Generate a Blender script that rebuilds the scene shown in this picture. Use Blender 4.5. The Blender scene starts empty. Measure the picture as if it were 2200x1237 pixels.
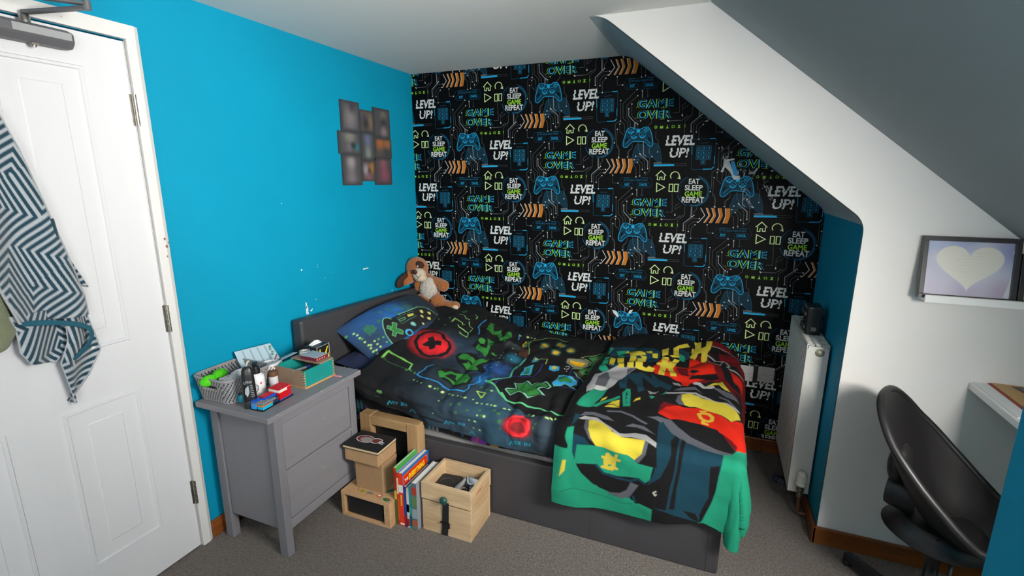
import bpy, bmesh, math, random
import numpy as np
from mathutils import Matrix, Vector

SC = bpy.context.scene
COL = SC.collection
PI = math.pi
random.seed(7)

# ------------------------------------------------------------------ camera
cam = bpy.data.cameras.new('camera')
cam.sensor_width = 36.0
cam.lens = 17.295
cam.clip_start = 0.02
cam_o = bpy.data.objects.new('camera', cam)
COL.objects.link(cam_o)
_R = ((0.925749, 0.378128, 0.002876), (0.084965, -0.200591, -0.975984), (-0.36847, 0.90376, -0.217825))
_cr, _cd, _cf = (Vector(r).normalized() for r in _R)
_cf = (_cf - _cr * _cf.dot(_cr)).normalized()
_cd = _cf.cross(_cr)
cam_o.matrix_world = Matrix(((_cr.x, -_cd.x, -_cf.x, 1.901), (_cr.y, -_cd.y, -_cf.y, -2.915), (_cr.z, -_cd.z, -_cf.z, 1.524), (0, 0, 0, 1)))
SC.camera = cam_o

# ------------------------------------------------------------------ world, lights, exposure
SC.view_settings.view_transform = 'Standard'
SC.view_settings.look = 'None'
SC.view_settings.gamma = 1.0
SC.view_settings.use_curve_mapping = False
SC.view_settings.exposure = -0.1
w = bpy.data.worlds.new('daylight')
SC.world = w
w.use_nodes = True
w.node_tree.nodes['Background'].inputs[0].default_value = (0.9, 0.95, 1.0, 1)
w.node_tree.nodes['Background'].inputs[1].default_value = 0.12

def area(name, loc, target, sx, sy, power, col=(1, 1, 1)):
    l = bpy.data.lights.new(name, 'AREA')
    l.shape = 'RECTANGLE'
    l.size, l.size_y = sx, sy
    l.energy = power
    l.color = col
    o = bpy.data.objects.new(name, l)
    COL.objects.link(o)
    o.location = loc
    d = Vector(target) - Vector(loc)
    o.rotation_euler = d.to_track_quat('-Z', 'Y').to_euler()
    return o

key = area('window_daylight', (3.2, -2.42, 1.6), (2.1, -.6, 1.42), 1.0, 0.85, 205, (1.0, 0.96, 0.90))
key.data.spread = math.radians(132)
area('fill_behind_camera', (2.2, -4.1, 1.25), (.9, -1.0, 0.8), 1.2, 1.0, 36, (0.99, 0.985, 1.0))  # added fill light behind the camera, no window stands there

# ------------------------------------------------------------------ helpers
def S(h):
    """sRGB hex -> linear"""
    h = h.lstrip('#')
    out = []
    for i in (0, 2, 4):
        c = int(h[i:i + 2], 16) / 255
        out.append(c / 12.92 if c <= 0.04045 else ((c + 0.055) / 1.055) ** 2.4)
    return tuple(out)

MATS = {}

def mat(name, col, rough=0.6, metal=0.0, bump=0.0, bscale=60.0, var=0.0, vscale=8.0, stretch=(1, 1, 1), spec=0.5, vcol=False, sheen=0.0, alpha=1.0, trans=0.0, bdist=0.004, coat=0.0):
    """procedural Principled material: noise colour variation + noise bump, object coordinates"""
    if name in MATS:
        return MATS[name]
    if isinstance(col, str):
        col = S(col)
    m = bpy.data.materials.new(name)
    m.use_nodes = True
    nt = m.node_tree
    b = nt.nodes['Principled BSDF']
    b.inputs['Roughness'].default_value = rough
    b.inputs['Metallic'].default_value = metal
    b.inputs['Specular IOR Level'].default_value = spec
    b.inputs['Sheen Weight'].default_value = sheen
    b.inputs['Alpha'].default_value = alpha
    b.inputs['Transmission Weight'].default_value = trans
    b.inputs['Coat Weight'].default_value = coat
    tc = nt.nodes.new('ShaderNodeTexCoord')
    mp = nt.nodes.new('ShaderNodeMapping')
    mp.inputs['Scale'].default_value = stretch
    nt.links.new(tc.outputs['Object'], mp.inputs[0])
    src = None
    if vcol:
        a = nt.nodes.new('ShaderNodeVertexColor')
        a.layer_name = 'print'
        src = a.outputs['Color']
    else:
        b.inputs['Base Color'].default_value = (*col, 1)
    if var > 0:
        n = nt.nodes.new('ShaderNodeTexNoise')
        n.inputs['Scale'].default_value = vscale
        n.inputs['Detail'].default_value = 5
        nt.links.new(mp.outputs[0], n.inputs['Vector'])
        mr = nt.nodes.new('ShaderNodeMapRange')
        mr.inputs[1].default_value = 0.25
        mr.inputs[2].default_value = 0.75
        mr.inputs[3].default_value = 1 - var
        mr.inputs[4].default_value = 1 + var
        nt.links.new(n.outputs['Fac'], mr.inputs[0])
        mx = nt.nodes.new('ShaderNodeMix')
        mx.data_type = 'RGBA'
        mx.blend_type = 'MULTIPLY'
        mx.inputs[0].default_value = 1
        if src:
            nt.links.new(src, mx.inputs[6])
        else:
            mx.inputs[6].default_value = (*col, 1)
        nt.links.new(mr.outputs[0], mx.inputs[7])
        src = mx.outputs[2]
    if src:
        nt.links.new(src, b.inputs['Base Color'])
    if bump > 0:
        n = nt.nodes.new('ShaderNodeTexNoise')
        n.inputs['Scale'].default_value = bscale
        n.inputs['Detail'].default_value = 4
        nt.links.new(mp.outputs[0], n.inputs['Vector'])
        bp = nt.nodes.new('ShaderNodeBump')
        bp.inputs['Strength'].default_value = bump
        bp.inputs['Distance'].default_value = bdist
        nt.links.new(n.outputs['Fac'], bp.inputs['Height'])
        nt.links.new(bp.outputs[0], b.inputs['Normal'])
    MATS[name] = m
    return m

def wood(name, c1, c2, axis='X', scale=14.0, rough=0.5, bump=0.08):
    """procedural wood: stretched noise through a wave for the grain"""
    if name in MATS:
        return MATS[name]
    m = bpy.data.materials.new(name)
    m.use_nodes = True
    nt = m.node_tree
    b = nt.nodes['Principled BSDF']
    b.inputs['Roughness'].default_value = rough
    tc = nt.nodes.new('ShaderNodeTexCoord')
    mp = nt.nodes.new('ShaderNodeMapping')
    mp.inputs['Scale'].default_value = {'X': (0.12, 1, 1), 'Y': (1, 0.12, 1), 'Z': (1, 1, 0.12)}[axis]
    nt.links.new(tc.outputs['Object'], mp.inputs[0])
    n = nt.nodes.new('ShaderNodeTexNoise')
    n.inputs['Scale'].default_value = scale
    n.inputs['Detail'].default_value = 6
    n.inputs['Distortion'].default_value = 1.2
    nt.links.new(mp.outputs[0], n.inputs['Vector'])
    n2 = nt.nodes.new('ShaderNodeTexNoise')
    n2.inputs['Scale'].default_value = scale * 12
    n2.inputs['Detail'].default_value = 3
    nt.links.new(mp.outputs[0], n2.inputs['Vector'])
    ad = nt.nodes.new('ShaderNodeMath')
    ad.operation = 'MULTIPLY_ADD'
    ad.inputs[1].default_value = 0.45
    nt.links.new(n2.outputs['Fac'], ad.inputs[0])
    nt.links.new(n.outputs['Fac'], ad.inputs[2])
    cr = nt.nodes.new('ShaderNodeValToRGB')
    cr.color_ramp.elements[0].position = 0.5
    cr.color_ramp.elements[0].color = (*S(c2), 1)
    cr.color_ramp.elements[1].position = 0.95
    cr.color_ramp.elements[1].color = (*S(c1), 1)
    nt.links.new(ad.outputs[0], cr.inputs[0])
    nt.links.new(cr.outputs[0], b.inputs['Base Color'])
    bp = nt.nodes.new('ShaderNodeBump')
    bp.inputs['Strength'].default_value = bump
    bp.inputs['Distance'].default_value = 0.002
    nt.links.new(ad.outputs[0], bp.inputs['Height'])
    nt.links.new(bp.outputs[0], b.inputs['Normal'])
    MATS[name] = m
    return m

class M:
    """collects shapes (metres) for one mesh object"""
    def __init__(s, T=None):
        s.v, s.f, s.mi, s.sm = [], [], [], []
        s.T = T or Matrix()
    def add(s, vs, fs, m=0, smooth=False, T=None):
        k = len(s.v)
        X = s.T @ T if T is not None else s.T
        s.v += [tuple(X @ Vector(p)) for p in vs]
        s.f += [tuple(i + k for i in f) for f in fs]
        s.mi += [m] * len(fs)
        s.sm += [smooth] * len(fs)
        return s
    def box(s, x0, x1, y0, y1, z0, z1, m=0, T=None):
        vs = [(x, y, z) for z in (z0, z1) for y in (y0, y1) for x in (x0, x1)]
        return s.add(vs, [(0, 2, 3, 1), (4, 5, 7, 6), (0, 1, 5, 4), (2, 6, 7, 3), (0, 4, 6, 2), (1, 3, 7, 5)], m, False, T)
    def hexa(s, bot, top, m=0, T=None):
        """two quads (ccw from above)"""
        return s.add(list(bot) + list(top), [(3, 2, 1, 0), (4, 5, 6, 7), (0, 1, 5, 4), (1, 2, 6, 5), (2, 3, 7, 6), (3, 0, 4, 7)], m, False, T)
    def prism(s, poly, z0, z1, m=0, T=None, smooth=False):
        n = len(poly)
        vs = [(x, y, z0) for x, y in poly] + [(x, y, z1) for x, y in poly]
        s.add(vs, [tuple(range(n - 1, -1, -1)), tuple(range(n, 2 * n))], m, False, T)
        return s.add(vs, [(i, (i + 1) % n, n + (i + 1) % n, n + i) for i in range(n)], m, smooth, T)
    def lathe(s, prof, n=24, m=0, T=None, cap=True, smooth=True):
        """prof: (r, z) from bottom to top"""
        vs = [(r * math.cos(2 * PI * i / n), r * math.sin(2 * PI * i / n), z) for r, z in prof for i in range(n)]
        fs = [(j * n + i, j * n + (i + 1) % n, (j + 1) * n + (i + 1) % n, (j + 1) * n + i) for j in range(len(prof) - 1) for i in range(n)]
        s.add(vs, fs, m, smooth, T)
        if cap:
            k = len(prof) - 1
            s.add(vs, [tuple(range(n - 1, -1, -1)), tuple(k * n + i for i in range(n))], m, False, T)
        return s
    def tube(s, pts, r, n=10, m=0, T=None, closed=False):
        """round tube along points; r number or list"""
        P = [Vector(p) for p in pts]
        L = len(P)
        rs = r if isinstance(r, (list, tuple)) else [r] * L
        vs, up = [], Vector((0.12, 0.31, 0.94))
        pa = None
        for i in range(L):
            if closed:
                t = P[(i + 1) % L] - P[i - 1]
            else:
                t = P[min(i + 1, L - 1)] - P[max(i - 1, 0)]
            t.normalize()
            a = (pa - t * pa.dot(t)) if pa else t.cross(up)
            if a.length < 1e-6:
                a = t.cross(Vector((1, 0, 0)))
            a.normalize()
            pa = a
            b = t.cross(a)
            vs += [tuple(P[i] + (a * math.cos(2 * PI * k / n) + b * math.sin(2 * PI * k / n)) * rs[i]) for k in range(n)]
        R = L if closed else L - 1
        fs = [(i * n + k, i * n + (k + 1) % n, ((i + 1) % L) * n + (k + 1) % n, ((i + 1) % L) * n + k) for i in range(R) for k in range(n)]
        s.add(vs, fs, m, True, T)
        if not closed:
            s.add(vs, [tuple(range(n - 1, -1, -1)), tuple((L - 1) * n + k for k in range(n))], m, False, T)
        return s
    def grid(s, nu, nv, fn, m=0, T=None, smooth=True, flip=False):
        vs = [fn(i / nu, j / nv) for j in range(nv + 1) for i in range(nu + 1)]
        w_ = nu + 1
        fs = []
        for j in range(nv):
            for i in range(nu):
                q = (j * w_ + i, j * w_ + i + 1, (j + 1) * w_ + i + 1, (j + 1) * w_ + i)
                fs.append(q[::-1] if flip else q)
        return s.add(vs, fs, m, smooth, T)
    def ball(s, c, r, m=0, nu=20, nv=12, T=None):
        rx, ry, rz = r if isinstance(r, (tuple, list)) else (r, r, r)
        vs, fs = [], []
        for j in range(nv + 1):
            th = PI * j / nv
            for i in range(nu):
                ph = 2 * PI * i / nu
                vs.append((c[0] + rx * math.sin(th) * math.cos(ph), c[1] + ry * math.sin(th) * math.sin(ph), c[2] - rz * math.cos(th)))
        for j in range(nv):
            for i in range(nu):
                fs.append((j * nu + i, j * nu + (i + 1) % nu, (j + 1) * nu + (i + 1) % nu, (j + 1) * nu + i))
        return s.add(vs, fs, m, True, T)
    def link(s, name, mats, parent=None, bevel=0, segs=2, subsurf=0, solid=0, weld=False):
        me = bpy.data.meshes.new(name)
        me.from_pydata(s.v, [], s.f)
        for x in (mats if isinstance(mats, (list, tuple)) else [mats]):
            me.materials.append(x)
        me.polygons.foreach_set('material_index', s.mi)
        me.polygons.foreach_set('use_smooth', s.sm)
        if weld:
            bm = bmesh.new()
            bm.from_mesh(me)
            bmesh.ops.remove_doubles(bm, verts=bm.verts, dist=1e-5)
            bmesh.ops.recalc_face_normals(bm, faces=bm.faces)
            bm.to_mesh(me)
            bm.free()
        me.update()
        o = bpy.data.objects.new(name, me)
        COL.objects.link(o)
        if parent:
            o.parent = parent
        if solid:
            md = o.modifiers.new('solid', 'SOLIDIFY')
            md.thickness = solid
            md.offset = 0
        if bevel:
            md = o.modifiers.new('bevel', 'BEVEL')
            md.width = bevel
            md.segments = segs
            md.limit_method = 'ANGLE'
            md.angle_limit = math.radians(40)
            md.harden_normals = False
        if subsurf:
            md = o.modifiers.new('subsurf', 'SUBSURF')
            md.levels = md.render_levels = subsurf
        return o

def tag(o, label, cat, group=None):
    o['label'] = label
    o['category'] = cat
    if group:
        o['group'] = group
    return o

def thing(name, label, cat, loc=(0, 0, 0), rz=0.0, group=None):
    o = bpy.data.objects.new(name, None)
    o.empty_display_size = 0.05
    COL.objects.link(o)
    o.location = loc
    o.rotation_euler = (0, 0, rz)
    return tag(o, label, cat, group)

def struct(o):
    o['kind'] = 'structure'
    return o

def TR(x, y, z):
    return Matrix.Translation((x, y, z))

def RX(a): return Matrix.Rotation(a, 4, 'X')
def RY(a): return Matrix.Rotation(a, 4, 'Y')
def RZ(a): return Matrix.Rotation(a, 4, 'Z')

def text_faces(body, height, width=None, bold=0.0, italic=0.0, align='C'):
    """flat lettering as (verts2d, faces); height = cap height, width = total width, origin: bottom centre"""
    cu = bpy.data.curves.new('t', 'FONT')
    cu.body = body
    cu.offset = bold
    cu.resolution_u = 3
    ob = bpy.data.objects.new('t', cu)
    COL.objects.link(ob)
    dg = bpy.context.evaluated_depsgraph_get()
    me = ob.evaluated_get(dg).to_mesh()
    vs = [(v.co.x, v.co.y) for v in me.vertices]
    fs = [tuple(p.vertices) for p in me.polygons]
    ob.evaluated_get(dg).to_mesh_clear()
    bpy.data.objects.remove(ob)
    bpy.data.curves.remove(cu)
    if not vs:
        return [], []
    x0, x1 = min(v[0] for v in vs), max(v[0] for v in vs)
    y0, y1 = min(v[1] for v in vs), max(v[1] for v in vs)
    ky = height / (y1 - y0)
    kx = (width / (x1 - x0)) if width else ky
    ox = {'C': (x0 + x1) / 2, 'L': x0}[align]
    return [((x - ox) * kx + italic * (y - y0) * ky, (y - y0) * ky) for x, y in vs], fs

# ---------------- numpy noise and painting for printed cloth
def vnoise(x, y, seed=0):
    rs = np.random.RandomState(seed)
    tb = rs.rand(64, 64)
    xi, yi = np.floor(x).astype(int), np.floor(y).astype(int)
    fx, fy = x - xi, y - yi
    fx, fy = fx * fx * (3 - 2 * fx), fy * fy * (3 - 2 * fy)
    g = lambda a, b: tb[a % 64, b % 64]
    return (g(xi, yi) * (1 - fx) + g(xi + 1, yi) * fx) * (1 - fy) + (g(xi, yi + 1) * (1 - fx) + g(xi + 1, yi + 1) * fx) * fy - 0.5

def fbm(x, y, seed=0, oct_=4):
    s, a = 0, 1.0
    for k in range(oct_):
        s = s + a * vnoise(x * 2 ** k + 7.3 * k, y * 2 ** k + 3.1 * k, seed + k)
        a *= 0.5
    return s

def sst(a, b, x):
    t = np.clip((x - a) / (b - a), 0, 1)
    return t * t * (3 - 2 * t)

class Canvas:
    """paints printed colour onto cloth coordinates (u, v in metres)"""
    def __init__(s, U, V, base):
        s.u, s.v = U.ravel(), V.ravel()
        s.c = np.tile(np.array(S(base)), (s.u.size, 1))
    def put(s, mask, col, idx=None):
        col = np.array(S(col) if isinstance(col, str) else col)
        if idx is None:
            s.c += mask[:, None] * (col - s.c)
        else:
            s.c[idx] += mask[:, None] * (col - s.c[idx])
    def near(s, pts, pad):
        P = np.array(pts)
        lo, hi = P.min(0) - pad, P.max(0) + pad
        return np.nonzero((s.u > lo[0]) & (s.u < hi[0]) & (s.v > lo[1]) & (s.v < hi[1]))[0]
    def poly(s, pts, col, aa=0.0015, a=1.0):
        idx = s.near(pts, 0.004 + 3 * aa)
        if not idx.size:
            return
        u, v = s.u[idx], s.v[idx]
        P = np.array(pts)
        ins = np.zeros(u.size, bool)
        d = np.full(u.size, 9.0)
        for i in range(len(P)):
            (x0, y0), (x1, y1) = P[i], P[(i + 1) % len(P)]
            c = ((y0 > v) != (y1 > v))
            with np.errstate(divide='ignore', invalid='ignore'):
                ins ^= c & (u < (x1 - x0) * (v - y0) / (y1 - y0 + 1e-12) + x0)
            d = np.minimum(d, s._seg(u, v, x0, y0, x1, y1))
        sd = np.where(ins, d, -d)
        s.put(a * np.clip(0.5 + sd / (2 * aa), 0, 1), col, idx)
    @staticmethod
    def _seg(u, v, x0, y0, x1, y1):
        dx, dy = x1 - x0, y1 - y0
        t = np.clip(((u - x0) * dx + (v - y0) * dy) / (dx * dx + dy * dy + 1e-12), 0, 1)
        return np.hypot(u - x0 - t * dx, v - y0 - t * dy)
    def line(s, pts, wd, col, closed=False, aa=0.0012, a=1.0):
        idx = s.near(pts, wd + 0.004)
        if not idx.size:
            return
        u, v = s.u[idx], s.v[idx]
        d = np.full(u.size, 9.0)
        n = len(pts)
        for i in range(n if closed else n - 1):
            d = np.minimum(d, s._seg(u, v, *pts[i], *pts[(i + 1) % n]))
        s.put(a * np.clip(0.5 + (wd / 2 - d) / (2 * aa), 0, 1), col, idx)
    def disc(s, c, r, col, aa=0.0015, a=1.0, ry=None):
        idx = s.near([c], max(r, ry or 0) + 0.02)
        if idx.size:
            q = np.hypot(s.u[idx] - c[0], (s.v[idx] - c[1]) * (r / ry if ry else 1))
            s.put(a * np.clip(0.5 + (r - q) / (2 * aa), 0, 1), col, idx)
    def glow(s, c, r0, r1, col, a=1.0, ry=1.0):
        q = np.hypot(s.u - c[0], (s.v - c[1]) / ry)
        s.put(a * (1 - sst(r0, r1, q)), col)

def cloth(name, P, nu, nv, colors, material, parent=None, thick=0.0, mask=None):
    """grid mesh (rows nv+1, cols nu+1) with a 'print' colour per point"""
    w_ = nu + 1
    j, i = np.mgrid[0:nv, 0:nu]
    q = np.stack([j * w_ + i, j * w_ + i + 1, (j + 1) * w_ + i + 1, (j + 1) * w_ + i], -1).reshape(-1, 4)
    me = bpy.data.meshes.new(name)
    nvt = P.shape[0]
    me.vertices.add(nvt)
    me.vertices.foreach_set('co', P.astype(np.float32).ravel())
    me.loops.add(q.size)
    me.loops.foreach_set('vertex_index', q.ravel().astype(np.int32))
    me.polygons.add(len(q))
    me.polygons.foreach_set('loop_start', (np.arange(len(q)) * 4).astype(np.int32))
    me.polygons.foreach_set('use_smooth', np.ones(len(q), bool))
    me.update(calc_edges=True)
    if colors is not None:
        at = me.color_attributes.new('print', 'FLOAT_COLOR', 'POINT')
        at.data.foreach_set('color', np.concatenate([colors, np.ones((nvt, 1))], 1).astype(np.float32).ravel())
    me.materials.append(material)
    o = bpy.data.objects.new(name, me)
    COL.objects.link(o)
    if parent:
        o.parent = parent
    if thick:
        md = o.modifiers.new('solid', 'SOLIDIFY')
        md.thickness = thick
        md.offset = -1
    return o
# ================================================================== SETTING
ZC, XR, YW = 2.179, 2.417, -0.7225          # ceiling height, alcove right wall, white wall
XS, ZK, MX, MK = 1.398, 1.370, 1.821, 0.8131  # alcove slope start, knee height, main slope start and fall
YB = -4.2
white = mat('white_emulsion', '#e6e3df', 0.75, bump=0.12, bscale=45, var=0.02, vscale=3)
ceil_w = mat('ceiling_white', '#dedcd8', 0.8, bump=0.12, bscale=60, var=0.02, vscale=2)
slope_g = mat('slope_shade_grey', '#8f9799', 0.8, bump=0.1, bscale=50, var=0.04, vscale=2)  # white slope turned from the light, its shade put into the base colour
alc_g = mat('alcove_shade_grey', '#aab4b8', 0.8, bump=0.1, bscale=50, var=0.05, vscale=3)  # white alcove slope, shade and bluish bounce put into the colour
blue = mat('blue_emulsion', (0.0, 0.243, 0.395), 0.6, bump=0.12, bscale=40, var=0.05, vscale=2.5, spec=0.2)
gloss = mat('white_gloss_paint', '#d2d1cf', 0.35, bump=0.05, bscale=25, var=0.02, vscale=5)
pine = wood('stained_pine', '#8a4f22', '#5a2c0e', 'X', 9, 0.35)
pine_y = wood('stained_pine_y', '#8a4f22', '#5a2c0e', 'Y', 9, 0.35)

def carpet_mat():
    m = mat('carpet_grey', '#6b645e', 0.95, bump=1.0, bscale=140, var=0.42, vscale=110, spec=0.1, sheen=0.15, bdist=0.01)
    return m
struct(M().box(-0.1, 4.2, YB, 0.1, -0.1, 0.0).link('floor', carpet_mat()))
struct(M().box(-0.1, XS + 0.02, YB, 0.1, ZC, ZC + 0.1).box(XS + 0.02, MX, YB, YW, ZC, ZC + 0.1).box(MX, 4.2, YB, -1.95, ZC, ZC + 0.1).link('ceiling', ceil_w))

# profile of the alcove opening with softly rounded corners
def arc_corner(p, a, b, r, n=5):
    P, A, B_ = Vector(p), Vector(a), Vector(b)
    da, db = (A - P).normalized(), (B_ - P).normalized()
    return [tuple((P + da * r) * (1 - t) ** 2 + P * 2 * t * (1 - t) + (P + db * r) * t * t) for t in [i / n for i in range(n + 1)]]
PA, PK = (XS, ZC), (XR, ZK)
c1 = arc_corner(PA, (0, ZC), PK, 0.05)
c2 = arc_corner(PK, PA, (XR, 0), 0.045)
prof = c1 + c2
# white wall beside the alcove
XE = 3.75
poly = c1 + c2 + [(XR, 0), (XE, 0), (XE, ZC - MK * (XE - MX)), (MX, ZC)]
vs = [(x, YW, z) for x, z in poly] + [(x, YW + 0.1, z) for x, z in poly]
n = len(poly)
mm = M()
vs = [(x + (.003 if 0 < i % n < len(c1 + c2) + 1 else 0), y, z + (.0 if i % n > len(c1 + c2) else .002)) for i, (x, y, z) in enumerate(vs)]
mm.add(vs, [tuple(range(n)), tuple(range(2 * n - 1, n - 1, -1))])
mm.add(vs, [(i, (i + 1) % n, n + (i + 1) % n, n + i) for i in range(n)])
struct(mm.link('wall_white', white, bevel=0.004))
# alcove slope (white, its shade put into the grey) and the blue knee wall
mm = M()
pts = c1 + c2[:4]
for (x0, z0), (x1, z1) in zip(pts[:-1], pts[1:]):
    mm.add([(x0, YW + 0.002, z0), (x1, YW + 0.002, z1), (x1, 0.05, z1), (x0, 0.05, z0)], [(0, 1, 2, 3)], 0, True)
struct(mm.link('ceiling_alcove_slope', alc_g, solid=0.0, weld=True))
mm = M()
pts = c2[3:] + [(XR, 0)]
for (x0, z0), (x1, z1) in zip(pts[:-1], pts[1:]):
    mm.add([(x0, YW + 0.001, z0), (x1, YW + 0.001, z1), (x1, 0.05, z1), (x0, 0.05, z0)], [(0, 1, 2, 3)], 0, True)
struct(mm.link('wall_right', blue, weld=True))
# main sloping ceiling of the room
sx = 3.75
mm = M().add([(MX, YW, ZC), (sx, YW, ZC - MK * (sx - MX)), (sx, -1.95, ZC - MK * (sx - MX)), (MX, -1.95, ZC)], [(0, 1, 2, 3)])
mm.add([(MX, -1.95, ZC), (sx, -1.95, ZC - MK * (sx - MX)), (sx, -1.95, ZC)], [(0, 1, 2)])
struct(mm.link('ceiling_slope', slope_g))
# far right wall with the window opening, wall behind the camera
struct(M().box(3.75, 3.85, -1.95, YW, 0, 1.0).box(3.75, 3.85, YB, -1.95, 0, 0.85).box(3.75, 3.85, YB, -1.95, 2.0, ZC).box(3.75, 3.85, YB, -3.25, 0.85, 2.0).link('wall_window', white))
struct(M().box(-0.1, 4.2, YB - 0.1, YB, 0, ZC).link('wall_behind', white))

# left wall with a door opening
DY0, DY1, DZ = -2.507, -1.743, 1.972
struct(M().box(-0.1, 0, -1.74, 0.1, 0, ZC).box(-0.1, 0, -2.51, -1.74, DZ + 0.004, ZC).box(-0.1, 0, YB, -2.51, 0, ZC).link('wall_left', blue))
# scuffs and filler on the blue wall
chip = mat('bare_plaster', '#cfd8dc', 0.8)
rs = random.Random(3)
mm = M()
def blob(m_, cy, cz, ry, rz, k=7, x=0.0006, mi=0):
    a0 = rs.random() * 6
    p = [(x, cy + ry * (0.55 + 0.6 * rs.random()) * math.cos(a0 + 2 * PI * i / k), cz + rz * (0.55 + 0.6 * rs.random()) * math.sin(a0 + 2 * PI * i / k)) for i in range(k)]
    m_.add(p, [tuple(range(k))], mi)
for cy, cz, ry, rz in [(-1.05, 0.885, .006, .02), (-1.047, 0.862, .009, .02), (-1.043, 0.842, .006, .01), (-1.052, 0.845, .004, .009), (-1.018, 0.85, .008, .006), (-1.01, 0.855, .004, .003), (-1.06, 1.07, .005, .006), (-0.95, 1.068, .002, .003), (-0.90, 1.0, .002, .003), (-0.95, 1.08, .002, .003), (-0.545, 0.994, .004, .003), (-0.98, 0.90, .004, .002), (-0.32, 0.81, .006, .004), (-1.144, 1.404, .003, .002), (-0.84, 1.02, .002, .002)]:
    blob(mm, cy, cz, ry, rz)
mm.box(0.0003, 0.0007, -0.592, -0.571, 0.992, 0.999).box(0.0003, 0.0007, -0.569, -0.55, 0.992, 0.999)
o = mm.link('wall_scuffs', chip)
o['kind'] = 'structure'

# ------------------------------------------------------------------ wallpaper wall
WL = [('t','e',[(-4,442),(-2,384),(-39,351),(-37,310)]),('n','e',[(-38,442),(-37,398),(-87,370),(-160,370)]),('n','e',[(-58,447),(-89,426),(-88,397)]),('n','s',[(42,379),(3,379),(-27,348),(-24,272)]),('n','b',[(34,360),(11,360),(-11,339),(-10,306)]),('n','b',[(22,344),(3,325),(5,269)]),('n','e',[(24,441),(23,428),(11,414),(12,395)]),('n','e',[(0,442),(4,388)]),('n','',[(-70,296),(-72,363),(-37,393)]),('n','b',[(85,347),(87,303),(117,302)]),('n','s',[(163,447),(162,472),(182,489)]),('n','s',[(113,447),(111,504),(97,518)]),('n','b',[(201,432),(224,431),(248,410),(250,378)]),('n','b',[(220,417),(235,401),(238,342)]),('n','b',[(209,451),(236,450),(261,421),(265,360)]),('t','b',[(234,460),(277,423),(279,382)]),('n','e',[(190,415),(214,389),(217,337)]),('n','',[(287,443),(291,371),(263,344)]),('n','s',[(298,448),(281,465),(279,487)]),('n','b',[(110,222),(115,117),(86,97),(90,20),(86,-5)]),('n','s',[(114,112),(137,94),(139,51),(154,39)]),('n','s',[(112,97),(114,57),(137,36)]),('n','b',[(99,69),(99,-24),(116,-43),(116,-87)]),('n','s',[(197,274),(124,203),(128,127),(156,99),(157,73)]),('n','s',[(202,242),(146,194),(149,133),(170,100),(171,76)]),('t','s',[(157,177),(159,138),(193,103),(194,72)]),('n','b',[(173,200),(176,138),(207,108),(226,109)]),('t','s',[(226,266),(228,229)]),('n','',[(254,273),(256,229)]),('n','',[(419,254),(427,145),(393,144)]),('n','s',[(443,127),(440,178),(460,196)]),('n','s',[(374,102),(445,104),(470,128)]),('n','',[(284,113),(285,99),(267,82)]),('n','s',[(200,99),(201,72)]),('n','s',[(210,93),(211,73)]),('n','e',[(-219,319),(-218,280),(-203,266),(-203,207)]),('n','e',[(218,-4),(221,-42),(231,-52),(231,-66)]),('t','',[(247,-2),(251,-70),(266,-81)]),('n','',[(281,-30),(284,-73)]),('n','',[(186,-15),(187,-34),(168,-50),(170,-87)])]
CT = [(160,71),(174,74),(191,72),(200,67),(231,66),(242,73),(263,76),(274,69),(286,47),(295,14),(299,-12),(295,-25),(285,-28),(271,-18),(254,-3),(235,-1),(209,1),(190,-1),(174,-13),(158,-29),(146,-31),(136,-22),(136,0),(143,29),(151,58)]
ink = {k: mat('wallpaper_' + k, c, 0.6, var=0.05, vscale=30, spec=.12) for k, c in dict(black='#020203', white='#c9ccca', grey='#8f9193', line='#5d6063', blue='#1f9fcf', pad='#0a3446', mid='#16556f', dark='#0d2d3c', green='#8cc23a', dim='#1c2c14', cream='#d9e6b4', orange='#b56c22', fill='#15506c', torn='#a9adad', tape='#2f86bd').items()}
inks = list(ink)

class Ink:
    """flat printed shapes in wall coordinates (x, z), layer by layer"""
    def __init__(s):
        s.v, s.f, s.m, s.cell = [], [], [], None
    def add(s, pts, faces, col, layer):
        k = len(s.v)
        s.v += [(x, -0.00025 * layer, z) for x, z in pts]
        s.f += [tuple(i + k for i in f) for f in faces]
        s.m += [inks.index(col)] * len(faces)
    def poly(s, pts, col, layer=1):
        s.add(pts, [tuple(range(len(pts)))], col, layer)
    def line(s, pts, wd, col, layer=1, closed=False):
        n_ = len(pts)
        P = [Vector(p) for p in pts]
        L_, R_ = [], []
        for i in range(n_):
            a = P[i] - P[i - 1] if (i > 0 or closed) else P[1] - P[0]
            b = P[(i + 1) % n_] - P[i] if (i < n_ - 1 or closed) else P[-1] - P[-2]
            a, b = a.normalized(), b.normalized()
            t = (a + b).normalized() if (a + b).length > 1e-6 else a
            k = wd / 2 / max(0.4, t.dot(a))
            nn = Vector((-t.y, t.x))
            L_.append(P[i] + nn * k)
            R_.append(P[i] - nn * k)
        fs = [(i, (i + 1) % n_, n_ + (i + 1) % n_, n_ + i) for i in range(n_ if closed else n_ - 1)]
        s.add([tuple(p) for p in L_ + R_], fs, col, layer)
    def disc(s, c, r, col, layer=1, k=14):
        s.poly([(c[0] + r * math.cos(2 * PI * i / k), c[1] + r * math.sin(2 * PI * i / k)) for i in range(k)], col, layer)
    def arc(s, c, r, a0, a1, wd, col, layer=1, k=18):
        s.line([(c[0] + r * math.cos(math.radians(a0 + (a1 - a0) * i / k)), c[1] + r * math.sin(math.radians(a0 + (a1 - a0) * i / k))) for i in range(k + 1)], wd, col, layer)
    def text(s, body, c, h, w_, col, layer=2, bold=0.02, italic=0.0):
        vs, fs = text_faces(body, h, w_, bold, italic)
        s.add([(x + c[0], y + c[1]) for x, y in vs], fs, col, layer)

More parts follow.
